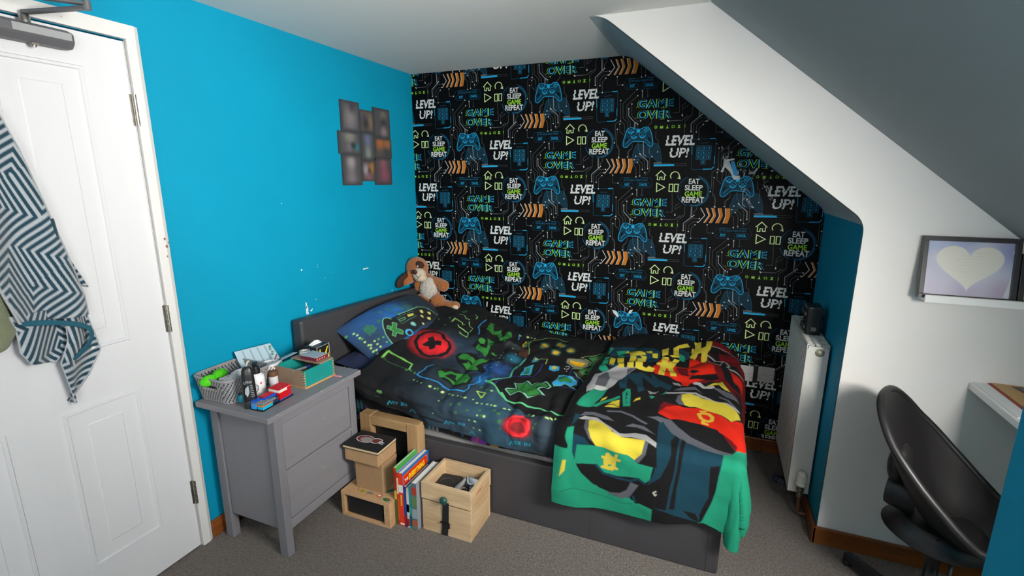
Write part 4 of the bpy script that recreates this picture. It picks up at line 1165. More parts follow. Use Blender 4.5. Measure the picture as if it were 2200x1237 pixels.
('p','#5a5c64',[(.258,.965),(.284,.938),(.329,.943),(.382,.987),(.357,.977),(.304,.958)]),
('p','#a9a8a8',[(.064,.984),(.085,.955),(.142,.96),(.176,.991),(.245,1.035),(.304,1.001),(.345,1.001),(.391,1.047),(.391,1.064),(.348,1.047),(.295,1.042),(.242,1.054),(.185,1.025),(.133,.982),(.096,.977)]),
('p','#5a5c64',[(.096,.977),(.11,.984),(.126,1.049),(.153,1.081),(.135,1.073),(.103,1.042)]),
('p','#d6c33f',[(.112,.982),(.14,.979),(.172,.996),(.217,1.045),(.256,1.052),(.304,1.047),(.348,1.047),(.348,1.088),(.318,1.122),(.286,1.105),(.231,1.1),(.169,1.093),(.14,1.069),(.124,1.047)]),
('p','#5a5c64',[(.348,1.047),(.361,1.052),(.357,1.09),(.334,1.131),(.316,1.124),(.343,1.088)]),
('p','#123a4a',[(.071,1.069),(.117,1.073),(.14,1.088),(.089,1.1),(.089,1.136),(.082,1.175),(.066,1.153)]),
('p','#123a4a',[(.053,1.054),(.046,.965),(.062,.958),(.062,1.028)]),
('p','#1e8f6e',[(.089,1.098),(.144,1.09),(.201,1.09),(.293,1.107),(.334,1.134),(.389,1.136),(.382,1.192),(.364,1.213),(.341,1.196),(.256,1.209),(.199,1.201),(.169,1.17),(.082,1.175)]),
('p','#131315',[(.089,1.177),(.165,1.17),(.199,1.201),(.258,1.218),(.311,1.223),(.291,1.274),(.247,1.293),(.185,1.274),(.126,1.228),(.098,1.204)]),
('l','#123a4a',.01,[(.169,1.172),(.199,1.204),(.258,1.218),(.309,1.218),(.339,1.201),(.364,1.213)]),
('p','#5a5c64',[(.311,1.223),(.343,1.228),(.313,1.288),(.279,1.307),(.21,1.291),(.27,1.283),(.297,1.264)]),
('p','#1e8f6e',[(.043,1.059),(.066,1.049),(.071,1.083),(.071,1.131),(.091,1.182),(.112,1.213),(.172,1.271),(.224,1.298),(.286,1.305),(.313,1.291),(.323,1.315),(.327,1.336),(.295,1.344),(.213,1.327),(.151,1.312),(.087,1.291),(.032,1.336),(.018,1.341),(.021,1.276),(.041,1.189),(.053,1.107),(.041,1.078)]),
('l','#157355',.004,[(.039,1.307),(.087,1.286),(.151,1.3),(.21,1.315),(.288,1.324),(.325,1.317)]),
('p','#d6c33f',[(.037,1.172),(.05,1.168),(.046,1.216),(.027,1.247)]),
('p','#131315',[(.32,1.286),(.409,1.235),(.414,1.293),(.336,1.312)]),
('p','#123a4a',[(.316,1.279),(.329,1.279),(.341,1.303),(.332,1.305)]),
('l','#c9b43e',.014,[(.213,1.117),(.204,1.148),(.206,1.175),(.22,1.182),(.24,1.168),(.242,1.136),(.224,1.124),(.213,1.117)]),
('l','#c9b43e',.012,[(.194,1.134),(.261,1.134)]),
('l','#c9b43e',.012,[(.194,1.177),(.252,1.177)]),
('l','#c9b43e',.012,[(.217,1.114),(.208,1.18)]),
('l','#c9b43e',.012,[(.249,1.112),(.233,1.184)]),
('l','#c9b43e',.01,[(.217,1.141),(.231,1.143),(.217,1.158),(.233,1.158)]),
('l','#b9b5a8',.006,[(.407,1.238),(.398,1.247),(.405,1.257),(.409,1.252)])]

def paint(C, items):
    for it in items:
        if it[0] == 'p': C.poly(it[2], it[1])
        elif it[0] == 'l': C.line(it[3], it[2], it[1])
        elif it[0] == 'd':
            for c in it[3]: C.disc(c, it[2], it[1])
        else: C.glow(it[5], it[2], it[3], it[1], it[4])
# ================================================================== BED
leather = mat('grey_faux_leather', '#38373a', 0.5, bump=0.25, bscale=220, var=0.04, vscale=10, bdist=0.0015)
bed = thing('bed', 'low single bed frame upholstered in dark grey faux leather, headboard against the blue wall', 'bed', (1.03, -.56, 0))
BT = TR(-1.03, .56, 0)
m = M(BT)
n = 16
prof = []
m.hexa([(.018, -1.174, 0), (.082, -1.174, 0), (.082, -.09, 0), (.018, -.09, 0)], [(.018, -1.174, .842), (.082, -1.174, .842), (.082, -.09, .796), (.018, -.09, .796)])
hb = m.link('headboard', leather, bed, bevel=.014, segs=3)
for y, zt in ((-.885, .815), (-.56, .805), (-.24, .79)):
    M(BT).tube([(.0825, y, .02), (.0825, y, zt)], .0016, 6).link('seam', leather, hb)
m = M(BT)
m.box(.083, 2.03, -1.085, -1.045, 0, .305)
r1 = m.link('side_rail', leather, bed, bevel=.008, segs=3)
for x in (.70, 1.52, 1.986):
    M(BT).tube([(x, -1.0852, .012), (x, -1.0852, .298)], .0016, 6).link('seam', leather, r1)
M(BT).box(.083, 2.03, -.085, -.045, 0, .305).link('side_rail', leather, bed, bevel=.008, segs=3)
M(BT).box(1.99, 2.029, -1.044, -.086, 0, .305).link('footboard', leather, bed, bevel=.008, segs=3)
M(BT).box(.083, 1.989, -1.044, -.086, .15, .18).link('slatted_base', mat('slat_wood', '#a58a63', .6, var=.1), bed)

mattress = M(TR(-1.03, .56, -.18)).box(.085, 1.985, -1.043, -.087, .181, .45).link('mattress', mat('mattress_knit', '#8b8987', .9, bump=.5, bscale=160, stretch=(1, 1, 3), var=.08, vscale=90), bevel=.03, segs=4)
mattress.location = (1.03, -.56, .18)
tag(mattress, 'grey knit mattress showing as a pale strip above the bed side rail', 'mattress')

# dark printed sheet drawn over the mattress, its edge riding up along the front
def sheet():
    nu, nv = 420, 150
    u = np.linspace(.10, 2.0, nu + 1)[None, :] * np.ones((nv + 1, 1))
    t = np.linspace(0, 1, nv + 1)[:, None] * np.ones((1, nu + 1))
    L = .95 + .125
    v = t * L
    hem = .338 + .006 * np.sin(u * 11) - .012 * sst(.7, 1.4, u)
    over = np.maximum(v - .95, 0)
    h, d = hang(over, .03)
    z = .458 - d / (.125 - .03 * PI / 2 + .03) * (.458 - hem)
    y = -(.095 + np.minimum(v, .95)) - h * .55
    w = .006 * vnoise(u * 14, v * 5, 61) * sst(.8, 1.0, v)
    P = np.stack([u, y - w, z + .4 * w], -1).reshape(-1, 3)
    C = Canvas(u, v, '#0d0e12')
    rr = random.Random(5)
    for i in range(34):
        x, s_ = .15 + rr.random() * 1.8, 1.0 + rr.random() * .07
        col = rr.choice(['#1b6f7c', '#2e2f36', '#4a2168', '#7b7f86', '#15545f', '#5b2a7a'])
        k = rr.choice(['e', 'l', 'b'])
        if k == 'e':
            C.disc((x, s_), .028, col, ry=.018)
            C.disc((x + .004, s_), .016, '#0d0e12', ry=.009)
        elif k == 'l':
            C.line([(x, s_ - .03), (x + .03, s_), (x + .06, s_ - .02), (x + .09, s_ + .02)], .007, col)
        else:
            for q in range(3):
                C.poly([(x + .022 * q, s_ - .02), (x + .022 * q + .012, s_ - .02), (x + .022 * q + .016, s_ + .02), (x + .022 * q + .004, s_ + .02)], col)
    for x, col in ((.965, '#7a2f9a'), (.985, '#b04a6a'), (1.0, '#7a2f9a'), (1.06, '#a87a1c')):
        C.disc((x, 1.07), .022, col)
    o = cloth('fitted_sheet', P - np.array([1.03, -.56, .45]), nu, nv, C.c, mat('sheet_cotton', '#111111', .85, vcol=True, bump=.1, bscale=400))
    o.location = (1.03, -.56, .45)
    tag(o, 'black printed sheet tucked over the mattress, edge showing under the duvet', 'bed sheet')
sheet()

# navy pillow underneath
P, u, v, nu, nv, top = pillow_surface((.285, -.56, .535), (.97, 0, -.2), (0, 1, 0), (.2, 0, .97), .185, .44, .075, 120, 120, 9, .008)
cc = np.array([.285, -.56, .535])
o = cloth('pillow', P - cc, nu, nv, None, mat('navy_cotton', '#14203f', .9, bump=.15, bscale=300, var=.06, vscale=8))
o.location = tuple(cc)
tag(o, 'plain navy pillow lying under the printed pillow at the headboard', 'pillow', )
P, u, v, nu, nv, top = pillow_surface(**PIL)
C = Canvas(u, v, '#1a2a3c')
paint(C, PILLOW_PRINT)
C.c *= .85
o = cloth('pillow', P - np.array(PIL['c']), nu, nv, C.c, mat('pillowcase_print', '#333333', .88, vcol=True, bump=.12, bscale=420))
o.location = PIL['c']
tag(o, 'printed pillow with a black game pad on blue, leaning on the grey headboard', 'pillow')

P, u, v, nu, nv = duvet_surface()
C = Canvas(u, v, '#171719')
paint(C, DUVET_PRINT)
C.c *= .95
oc = np.array([1.2, -.56, .5])
o = cloth('duvet', P - oc, nu, nv, C.c, mat('duvet_print', '#333333', .92, spec=.2, vcol=True, bump=.12, bscale=420), thick=.012)
o.location = tuple(oc)
tag(o, 'rumpled black duvet printed with game pads, green blocks and red glowing circles', 'duvet')

P, u, v, nu, nv = blanket_surface()
C = Canvas(u, v, '#121214')
paint(C, BLANKET_PRINT)
C.c *= .74
oc = np.array([1.72, -.6, .52])
o = cloth('fleece_blanket', P - oc, nu, nv, C.c, mat('fleece_print', '#333333', .95, spec=.2, vcol=True, bump=.35, bscale=300), thick=.008)
o.location = tuple(oc)
tag(o, 'colourful green, red and yellow fleece blanket over the foot of the bed', 'blanket')
# ================================================================== BEDSIDE CHEST AND WHAT STANDS ON IT
greyw = mat('grey_stained_pine', '#77767b', .5, bump=.25, bscale=60, stretch=(1, .12, 1), var=.07, vscale=18, bdist=.001)
greyz = mat('grey_stained_pine_upright', '#717075', .5, bump=.25, bscale=60, stretch=(1, 1, .12), var=.06, vscale=18, bdist=.001)
NX, NY = .23, -1.43
ns = thing('bedside_chest', 'grey wooden two-drawer bedside chest standing between the door and the bed', 'bedside chest', (NX, NY, 0))
T_ = TR(-NX, -NY, 0)
M(T_).box(.033, .427, -1.703, -1.1755, .622, .645).link('top', greyw, ns, bevel=.003)
for x0, x1, y0, y1 in ((.362, .405, -1.66, -1.625), (.362, .405, -1.238, -1.20), (.05, .092, -1.66, -1.625), (.05, .092, -1.238, -1.20)):
    M(T_).box(x0, x1, y0, y1, 0, .622).link('leg', greyz, ns, bevel=.0025)
for y0, y1 in ((-1.652, -1.634), (-1.226, -1.208)):
    M(T_).box(.0955, .3615, y0, y1, .12, .622).link('side_panel', greyz, ns)
M(T_).box(.052, .06, -1.625, -1.238, .12, .622).link('back_or_shade_panel', greyz, ns)
for z0, z1 in ((.583, .622), (.361, .379), (.116, .159)):
    M(T_).box(.38, .4035, -1.625, -1.238, z0, z1).link('rail', greyw, ns, bevel=.001)
for z0, z1 in ((.382, .5805), (.162, .3585)):
    d = M(T_).box(.383, .4010, -1.6220, -1.2410, z0, z1).link('drawer', greyw, ns, bevel=.0015)
    zc_ = (z0 + z1) / 2 + .02
    M(T_).lathe([(.0028, 0), (.0028, .0006)], 8, T=TR(.4015, -1.40 if z0 > .3 else -1.43, zc_) @ RY(PI / 2)).link('filled_hole', mat('pale_filler', '#a9a4a0', .7), d)
ZT = .6451
# worn corners of the top
worn = mat('bare_pine', '#b39a82', .7)
for y in (-1.184, -1.195, -1.21, -1.30, -1.43, -1.66):
    M(T_).box(.4262, .4276, y, y + .004, .640, .6458).link('worn_spot', worn, ns)
for x in (.36, .33, .40):
    M(T_).box(x, x + .006, -1.1764, -1.1752, .641, .6457).link('worn_spot', worn, ns)

# ---- perforated plastic baskets
def basket(name, label, loc, lx, ly, h, material, taper=.86, handle=True, rz=0.0, n=(34, 40), rows=13):
    t = thing(name, label, 'basket', loc, rz)
    nx, ny = n
    per = []
    r = .03
    def rr(k, s):   # rounded rectangle
        hx, hy = lx / 2 * s, ly / 2 * s
        out = []
        for cx, cy, a0 in ((hx - r, -hy + r, -90), (hx - r, hy - r, 0), (-hx + r, hy - r, 90), (-hx + r, -hy + r, 180)):
            for i in range(5):
                a = math.radians(a0 + 90 * i / 4)
                out.append((cx + r * math.cos(a), cy + r * math.sin(a)))
        d = []
        L_ = 0
        P = [Vector(p) for p in out] + [Vector(out[0])]
        seg = [(P[i + 1] - P[i]).length for i in range(len(P) - 1)]
        tot = sum(seg)
        res, i, acc = [], 0, 0
        for q in range(k):
            s_ = tot * q / k
            while acc + seg[i] < s_:
                acc += seg[i]
                i += 1
            res.append(P[i].lerp(P[i + 1], (s_ - acc) / seg[i]))
        return res
    K = 2 * (nx + ny)
    vs, fs = [], []
    for j in range(rows + 1):
        s = taper + (1 - taper) * j / rows
        vs += [(p.x, p.y, h * j / rows) for p in rr(K, s)]
    for j in range(rows):
        for i in range(K):
            c = [sum(vs[q][a] for q in (j * K + i, j * K + (i + 1) % K, (j + 1) * K + i)) / 3 for a in range(3)]
            if 0 < j < rows - 1 and (i + 2 * j) % 3 == 0:
                continue
            if handle and j in (rows - 4, rows - 5) and abs(c[0]) < lx * .2 and abs(c[1]) > ly * .35:
                continue
            fs.append((j * K + i, j * K + (i + 1) % K, (j + 1) * K + (i + 1) % K, (j + 1) * K + i))
    fs.append(tuple(range(K))[::-1])
    M().add(vs, fs, 0, True).link('body', material, t, solid=.003)
    M().tube([(p.x, p.y, h) for p in rr(64, 1.0)], .0045, 8, closed=True).link('rim', material, t)
    if handle:
        for s in (-1, 1):
            z = h * .66
            w2 = lx * .2
            y = s * (ly / 2 * (taper + (1 - taper) * .66) + .0005)
            M().tube([(-w2, y, z + .011), (w2, y, z + .011), (w2 + .006, y, z), (w2, y, z - .011), (-w2, y, z - .011), (-w2 - .006, y, z)], .003, 6, closed=True).link('handle_rim', material, t)
    return t
gp = mat('grey_plastic', '#8b8a8c', .5)
basket('storage_basket', 'grey perforated plastic basket holding green yarn, on the chest by the door', (.110, -1.582, ZT), .198, .214, .102, gp)
wp_ = mat('pale_plastic', '#c9c9cc', .5)
basket('storage_basket', 'small pale perforated basket with pens, behind the white spray bottle', (.150, -1.432, ZT), .066, .066, .084, wp_, .92, False, 0, (12, 12), 11)

# green yarn: wound strands tied in the middle
yarn = mat('green_yarn', '#4fc716', .9, bump=.5, bscale=200, var=.12, vscale=60)
rs = random.Random(21)
yt = thing('yarn_skein', 'bright green skein of yarn lying in the grey basket', 'yarn', (.090, -1.652, .737), .28)
for s, c in ((-1, -.030), (1, .036)):
    m = M()
    m.ball((0, c, 0), (.023, .034, .019))
    for k in range(20):
        a = rs.random() * PI
        tilt = rs.gauss(0, .25)
        pts = []
        for i in range(22):
            t = 2 * PI * i / 22
            p = Vector((.0245 * math.cos(t), .036 * math.sin(t), 0))
            p = RY(a) @ RX(tilt) @ p
            q = Vector((p.x, p.y, p.z * .8))
            q.normalize()
            pts.append((q.x * .024, c + q.y * .0355, q.z * .020))
        m.tube(pts, .0011, 5, closed=True)
    m.link('yarn_half', yarn, yt)
M().tube([(.012 * math.cos(t * PI / 8), .003, .010 * math.sin(t * PI / 8)) for t in range(16)], .003, 6, closed=True).link('tie', yarn, yt)

# grey notebook on edge and crumpled cloth, ring of tape
o = M().box(-.004, .004, -.085, .085, -.03, .03).link('notebook', mat('grey_card', '#8e8e93', .7), bevel=.002)
o.location, o.rotation_euler = (.132, -1.585, .722), (0, .55, .0)
tag(o, 'grey notebook standing on edge inside the grey basket beside the yarn', 'notebook')
def crumple(name, label, cat, c, r, h, material, seed, n=36):
    nu = nv = n
    u = np.linspace(-1, 1, nu + 1)[None, :] * np.ones((nv + 1, 1))
    v = np.linspace(-1, 1, nv + 1)[:, None] * np.ones((1, nu + 1))
    q = np.maximum(np.abs(u), np.abs(v))
    z = h * (1 - q ** 2.2) + h * .8 * fbm(u * 2.4, v * 2.4, seed, 4) * (1 - q ** 6)
    P = np.stack([u * r[0] * (1 + .2 * fbm(u, v, seed + 9, 2)), v * r[1] * (1 + .2 * fbm(v, u, seed + 5, 2)), np.maximum(z, .001)], -1).reshape(-1, 3)
    o = cloth(name, P, nu, nv, None, material, thick=.003)
    o.location = c
    return tag(o, label, cat)
crumple('crumpled_cloth', 'crumpled pale grey cloth in the grey basket behind the black bottle', 'cloth', (.165, -1.59, .728), (.028, .07, 0), .028, mat('pale_cloth', '#a9afb3', .9, var=.25, vscale=60), 4)
cream = mat('cream_plastic', '#cfc9bb', .5)
o = M().tube([(.0, .014 * math.cos(t * PI / 12), .016 * math.sin(t * PI / 12)) for t in range(24)], .004, 8, closed=True).link('tape_roll', cream)
o.location = (.155, -1.545, .762)
o.rotation_euler = (0, .2, .5)
tag(o, 'cream roll of tape standing at the back of the grey basket', 'tape')

# sheet of paper curling up behind
P = []
nu, nv = 40, 30
u = np.linspace(0, 1, nu + 1)[None, :] * np.ones((nv + 1, 1))
v = np.linspace(0, 1, nv + 1)[:, None] * np.ones((1, nu + 1))
py_ = -1.50 + .175 * u
pz_ = .690 + .092 * v - .028 * u * (1 - v) - .012 * u + .004
px_ = .070 - .045 * v + .05 * (u ** 2.2) * (1 - v) + .015 * u
C = Canvas(u, v, '#9fb6c2')
C.poly([(0, -.1), (1.1, -.1), (1.1, .5), (.35, .0)], '#d3d6e0', .01)
for k in (.2, .4, .6, .8):
    C.line([(k, .25), (k, .95)], .008, '#6f7f8a', aa=.004)
for k in (.42, .72):
    C.line([(.05, k), (.85, k)], .012, '#6f7f8a', aa=.005)
for c in ((.9, .8), (.92, .7), (.88, .62), (.93, .88)):
    C.disc(c, .035, '#1f6a3a', .01)
o = cloth('paper_sheet', np.stack([px_, py_, pz_], -1).reshape(-1, 3) - np.array([.08, -1.42, .73]), nu, nv, C.c, mat('paper_print', '#cccccc', .8, vcol=True), thick=.0006)
o.location = (.08, -1.42, .73)
tag(o, 'curled sheet of paper with a printed table leaning on the blue wall', 'paper')

# shampoo bottle standing on its cap
def bottle_loft(mm, secs, n=28, m=0):
    vs = []
    for z, a, b in secs:
        for i in range(n):
            t = 2 * PI * i / n
            ct, st = math.cos(t), math.sin(t)
            vs.append((a * abs(ct) ** .8 * (1 if ct > 0 else -1), b * abs(st) ** .8 * (1 if st > 0 else -1), z))
    k = len(secs)
    mm.add(vs, [(j * n + i, j * n + (i + 1) % n, (j + 1) * n + (i + 1) % n, (j + 1) * n + i) for j in range(k - 1) for i in range(n)], m, True)
    mm.add(vs, [tuple(range(n))[::-1], tuple((k - 1) * n + i for i in range(n))], m)
    return mm
bt = thing('toiletry_bottle', 'black flattened toiletry bottle with grey lettering, in front of the white spray bottle', 'bottle', (.283, -1.652, ZT), .85)
blk = mat('black_plastic', '#16181b', .38)
bottle_loft(M(), [(.030, .0245, .0165), (.06, .025, .0175), (.10, .024, .017), (.135, .022, .015), (.155, .019, .012), (.165, .015, .008), (.168, .011, .004)]).link('bottle_body', blk, bt)
bottle_loft(M(), [(0, .022, .015), (.003, .023, .016), (.026, .0235, .0165), (.0295, .0225, .0155)]).link('cap', mat('dark_grey_plastic', '#26282c', .4), bt)
m = M()
ltr = mat('grey_print', '#9aa0a6', .5)
vs, fs = text_faces('LYNX', .011, .029, .02)
m.add([(x, -.0184, .105 + y) for x, y in vs], fs)
for k in range(7):
    m.box(.006, .0185 - k * .0008, -.0178, -.0150, .05 + k * .0075, .0525 + k * .0075)
m.add([(-.012, -.0182, .085), (.0, -.0184, .098), (.002, -.0184, .07), (-.006, -.0184, .05), (-.014, -.0178, .066)], [(0, 1, 2, 3, 4)])
m.link('lettering', ltr, bt)

# white pump spray bottle
sp = thing('spray_bottle', 'white spray bottle with a black pump top, behind the black shampoo bottle', 'bottle', (.207, -1.553, ZT), .75)
M().lathe([(.0285, 0), (.031, .004), (.031, .072), (.029, .082), (.020, .090), (.0165, .093)], 28).link('bottle_body', mat('white_plastic', '#e4e4e6', .35), sp)
M().lathe([(.0175, .0935), (.0175, .112), (.0125, .114), (.0125, .122), (.009, .124), (.009, .130)], 20).box(-.009, .009, -.017, .009, .126, .140).link('pump', blk, sp, bevel=.001)
m = M()
ring = [(.0115 * math.cos(t) * .8, .038 + .017 * math.sin(t)) for t in [2 * PI * i / 6 + PI / 6 for i in range(6)]]
def onbottle(pts, r=.0312):
    return [(r * math.sin(x / r), -r * math.cos(x / r), z) for x, z in pts]
for i in range(6):
    a, b = Vector(ring[i]), Vector(ring[(i + 1) % 6])
    nn = Vector((a.y - b.y, b.x - a.x)).normalized() * .0012
    m.add(onbottle([a + nn, b + nn, b - nn, a - nn]), [(0, 1, 2, 3)])
for z in (.030, .037, .044):
    m.add(onbottle([(-.005, z), (.005, z), (.005, z + .0035), (-.005, z + .0035)]), [(0, 1, 2, 3)])
m.link('logo', mat('black_print', '#131417', .5), sp)
m = M()
m.add(onbottle([(.020 + .0045 * math.cos(i), .056 + .0055 * math.sin(i)) for i in range(6)]), [tuple(range(6))])
m.add(onbottle([(.014, .044), (.027, .044), (.027, .045), (.014, .045)]), [(0, 1, 2, 3)])
m.link('logo', mat('pink_print', '#c2506a', .5), sp)

# cyan pot
cp = thing('plastic_pot', 'small cyan pot with a dark top between the basket and the black bottle', 'pot', (.163, -1.605, ZT))
cp.location = (.198, -1.622, ZT)
M().lathe([(.016, 0), (.0175, .003), (.0175, .022), (.015, .028)], 24).link('body', mat('cyan_plastic', '#12a9c4', .4), cp)
M().lathe([(.0152, .0282), (.0152, .034), (.013, .036)], 24).link('lid', mat('navy_plastic', '#0f2a3c', .4), cp)

# ---- brick-built model
def studs(m_, x0, x1, y0, y1, z, mi, pitch=.008):
    nx, ny = max(1, round((x1 - x0) / pitch)), max(1, round((y1 - y0) / pitch))
    for i in range(nx):
        for j in range(ny):
            m_.lathe([(.0025, 0), (.0025, .0018)], 8, mi, TR(x0 + (i + .5) * (x1 - x0) / nx, y0 + (j + .5) * (y1 - y0) / ny, z))
BC = dict(black='#101114', red='#b90f16', white='#d6cfc4', blue='#1450b4', lblue='#2f8fd6', cyan='#13a5cc', grey='#7b7d82', dgrey='#505358', orange='#e0832e', navy='#16305c')
bmat_ = {k: mat('brick_' + k, c, .28) for k, c in BC.items()}
lg = thing('brick_model', 'brick-built toy model in red, white and blue on a black base plate', 'toy', (.325, -1.585, ZT), .07)
def brick(name, col, x0, x1, y0, y1, z0, z1, st=True):
    m_ = M().box(x0, x1, y0, y1, z0, z1)
    if st:
        studs(m_, x0, x1, y0, y1, z1, 0)
    return m_.link(name, bmat_[col], lg)
brick('base_plate', 'black', -.028, .030, -.083, .079, 0, .005)
brick('brick', 'blue', -.027, .029, .008, .072, .0051, .0085, False)
brick('brick', 'red', -.026, .028, .009, .070, .0086, .037, False)
brick('brick', 'white', -.026, .028, .009, .070, .0371, .049, False)
brick('brick', 'red', -.026, .028, .009, .070, .0491, .053)
brick('brick', 'red', .0281, .0285, .050, .070, .0371, .048, False)
brick('brick', 'cyan', .004, .029, -.080, -.030, .0051, .016, False)
brick('brick', 'lblue', -.026, -.004, -.082, -.058, .0051, .024, False)
brick('brick', 'navy', -.022, .022, -.03, .005, .0051, .03, False)
brick('brick', 'orange', -.02, .026, -.078, -.024, .0165, .021, False)
brick('brick', 'grey', -.024, .027, -.08, -.012, .0245, .030)
brick('brick', 'dgrey', -.004, .028, -.078, .004, .0211, .024, False)
brick('brick', 'blue', -.028, -.008, -.082, .004, .0301, .035)
brick('brick', 'blue', -.008, .012, -.05, .007, .0301, .037)
brick('brick', 'red', -.022, .004, -.045, .004, .0375, .041)

# ---- open wooden box with painted teal side, finger joints
mdf = mat('mdf_brown', '#8c7460', .75, bump=.1, bscale=120, var=.06, vscale=40)
teal = mat('teal_paint', '#12827c', .45, bump=.15, bscale=60, var=.06, vscale=30)
ply = wood('plywood_edge', '#c79c6c', '#9a6f42', 'Y', 14, .6)
burnt = mat('burnt_edge', '#3a2a1c', .8)
bx = thing('wooden_box', 'open wooden box with one teal painted side and finger-jointed corners', 'box', (.266, -1.354, ZT), -.03)
BXx, BXy, BXh = .088, .086, .078
M().box(-BXx, BXx + .004, -BXy, BXy + .002, 0, .007).link('base', ply, bx)
M().box(BXx - .007, BXx, -BXy, BXy, .0071, BXh).link('side', teal, bx)
M().box(-BXx, -BXx + .007, -BXy, BXy, .0071, BXh).link('side', teal, bx)
M().box(-BXx + .0071, BXx - .0071, -BXy, -BXy + .007, .0071, BXh).link('side', mdf, bx)
M().box(-BXx + .0071, BXx - .0071, BXy - .007, BXy, .0071, BXh).link('side', mdf, bx)
for x in (BXx - .0072, -BXx - .0006):
    for y in (-BXy - .0004, BXy - .0072):
        m = M()
        for k in range(6):
            z = .010 + k * .0115
            m.box(x, x + .0078, y, y + .0078, z, z + .0058)
        m.link('finger_joint', ply, bx)
m = M()
for k in range(6):
    z = .0158 + k * .0115
    m.box(BXx - .0068, BXx + .0005, -BXy - .0003, -BXy + .003, z, z + .0022)
m.link('burnt_finger_joint', burnt, bx)
M().box(-BXx + .002, BXx - .002, .008, BXy + .002, BXh + .0002, BXh + .006).link('half_lid', mdf, bx)
ZB = ZT + BXh + .0065
pn = thing('felt_pen', 'blue and silver felt pen leaning in the open wooden box', 'pen', (.29, -1.38, ZT + .064), .0)
pn.rotation_euler = (math.radians(-9), 0, .12)
M().tube([(0, -.062, 0), (0, .012, 0)], .0058, 10).link('barrel', mat('silver_plastic', '#8f979d', .3, .4), pn)
M().tube([(0, .0121, 0), (0, .04, 0), (0, .045, 0)], [.0062, .006, .004], 10).link('cap', mat('blue_plastic', '#153f86', .35), pn)
cd = thing('card_box', 'small flat box with a grey lid and maroon sides on the wooden box', 'box', (.284, -1.308, ZB), -.02)
M().box(-.044, .044, -.034, .034, 0, .016).link('box_body', mat('maroon_card', '#6e1f33', .5, var=.15, vscale=120), cd)
M().box(-.045, .045, -.035, .035, .0161, .0185).link('lid', mat('grey_lid', '#9ba3ad', .45), cd, bevel=.001)
m = M()
for k in range(4):
    m.box(.0441, .0446, -.03 + .014 * k, -.024 + .014 * k, .004, .010)
m.link('gilt_print', mat('gilt_print', '#c79a6a', .5), cd)
# black gift-like box with yellow pattern
bb = thing('black_box', 'black box with a yellow pattern and white edges, behind the wooden box', 'box', (.215, -1.222, ZT), .05)
M().box(-.038, .038, -.041, .041, 0, .112).link('box_body', mat('black_card', '#17181b', .45), bb, bevel=.0008)
m = M()
for a, b in (((-.041, .0), (-.041, .112)), ((.041, .0), (.041, .112)), ((-.041, .111), (.041, .111))):
    m.box(.0381, .0388, min(a[0], b[0]) - .0008, max(a[0], b[0]) + .0008, min(a[1], b[1]), max(a[1], b[1]) + .001)
m.link('white_edge', mat('white_print', '#d8d8d8', .5), bb)
m = M()
for pl in ([(-.022, .045), (-.006, .062), (.004, .064), (.026, .098), (.034, .10), (.022, .072), (.014, .05), (.0, .04)], [(-.03, .06), (-.024, .098), (-.018, .098), (-.014, .066)], [(.020, .03), (.034, .07), (.037, .04), (.036, .01), (.022, .008)], [(-.03, .01), (-.02, .035), (.01, .03), (.014, .012)]):
    m.add([(.0384, y, z) for y, z in pl], [tuple(range(len(pl)))])
m.link('yellow_pattern', mat('yellow_print', '#e3c50c', .5), bb)
crumple('paper_scrap', 'torn white paper strip curling on top of the black box', 'paper', (.205, -1.215, ZT + .1123), (.012, .035, 0), .012, mat('white_paper', '#dfe2e2', .8), 8, 20)
# jar, ruler, pencils
jr = thing('jar', 'small white jar with a brown lid between the spray bottle and wooden box', 'jar', (.196, -1.462, ZT))
M().lathe([(.018, 0), (.019, .003), (.019, .045)], 20).link('body', wp_, jr)
M().lathe([(.0195, .0452), (.020, .06), (.018, .066)], 20).link('lid', mat('brown_cork', '#5c3d27', .7), jr)
def stick(name, label, cat, a, b, r, material, tip=None):
    a, b = Vector(a), Vector(b)
    t = thing(name, label, cat, a)
    d = b - a
    M().tube([(0, 0, 0), tuple(d)], r, 8).link('barrel', material, t)
    if tip:
        M().tube([tuple(d * 1.001), tuple(d * 1.16)], [r * 1.02, r * .7], 8).link('cap', tip, t)
    return t
stick('pencil', 'dark red pencil poking out of the pale pen basket', 'pencil', (.140, -1.445, ZT + .004), (.132, -1.375, ZT + .105), .0032, mat('red_lacquer', '#7a1626', .35))
stick('marker_pen', 'white marker pen with a black cap poking out of the pale basket', 'pen', (.160, -1.45, ZT + .006), (.166, -1.395, ZT + .085), .005, wp_, blk)
rl = thing('ruler', 'clear ruler lying from the pale basket onto the wooden box', 'ruler', (.165, -1.385, ZT + .0885))
rl.rotation_euler = (math.radians(2), math.radians(-8), .02)
M().box(-.013, .013, -.085, .085, -.001, .001).link('blade', mat('clear_acrylic', '#c9ced1', .15, trans=.35), rl)
m = M()
for k in range(20):
    m.box(.006 if k % 4 else .002, .0125, -.08 + .0082 * k, -.0792 + .0082 * k, .0011, .0014)
m.link('scale_marks', mat('black_print', '#131417', .5), rl)
tp = thing('clear_tape_roll', 'roll of clear tape lying behind the grey-lidded card box', 'tape', (.165, -1.285, ZT + .0885))
tp.location = (.208, -1.288, ZB)
tp.scale = (.8, .8, 1)
M().lathe([(.030, 0), (.030, .018), (.022, .018), (.022, 0), (.030, 0)], 32, cap=False).link('tape', mat('clear_tape', '#c3c6c4', .2, trans=.4), tp)
o = M().tube([(0, 0, 0), (.034, .006, 0)], .0035, 8).tube([(.034, .006, 0), (.04, .007, 0)], [.0035, .001], 8).link('crayon', mat('pink_wax', '#c27e8c', .6, var=.1, vscale=100))
o.location = (.366, -1.287, ZT + .0036)
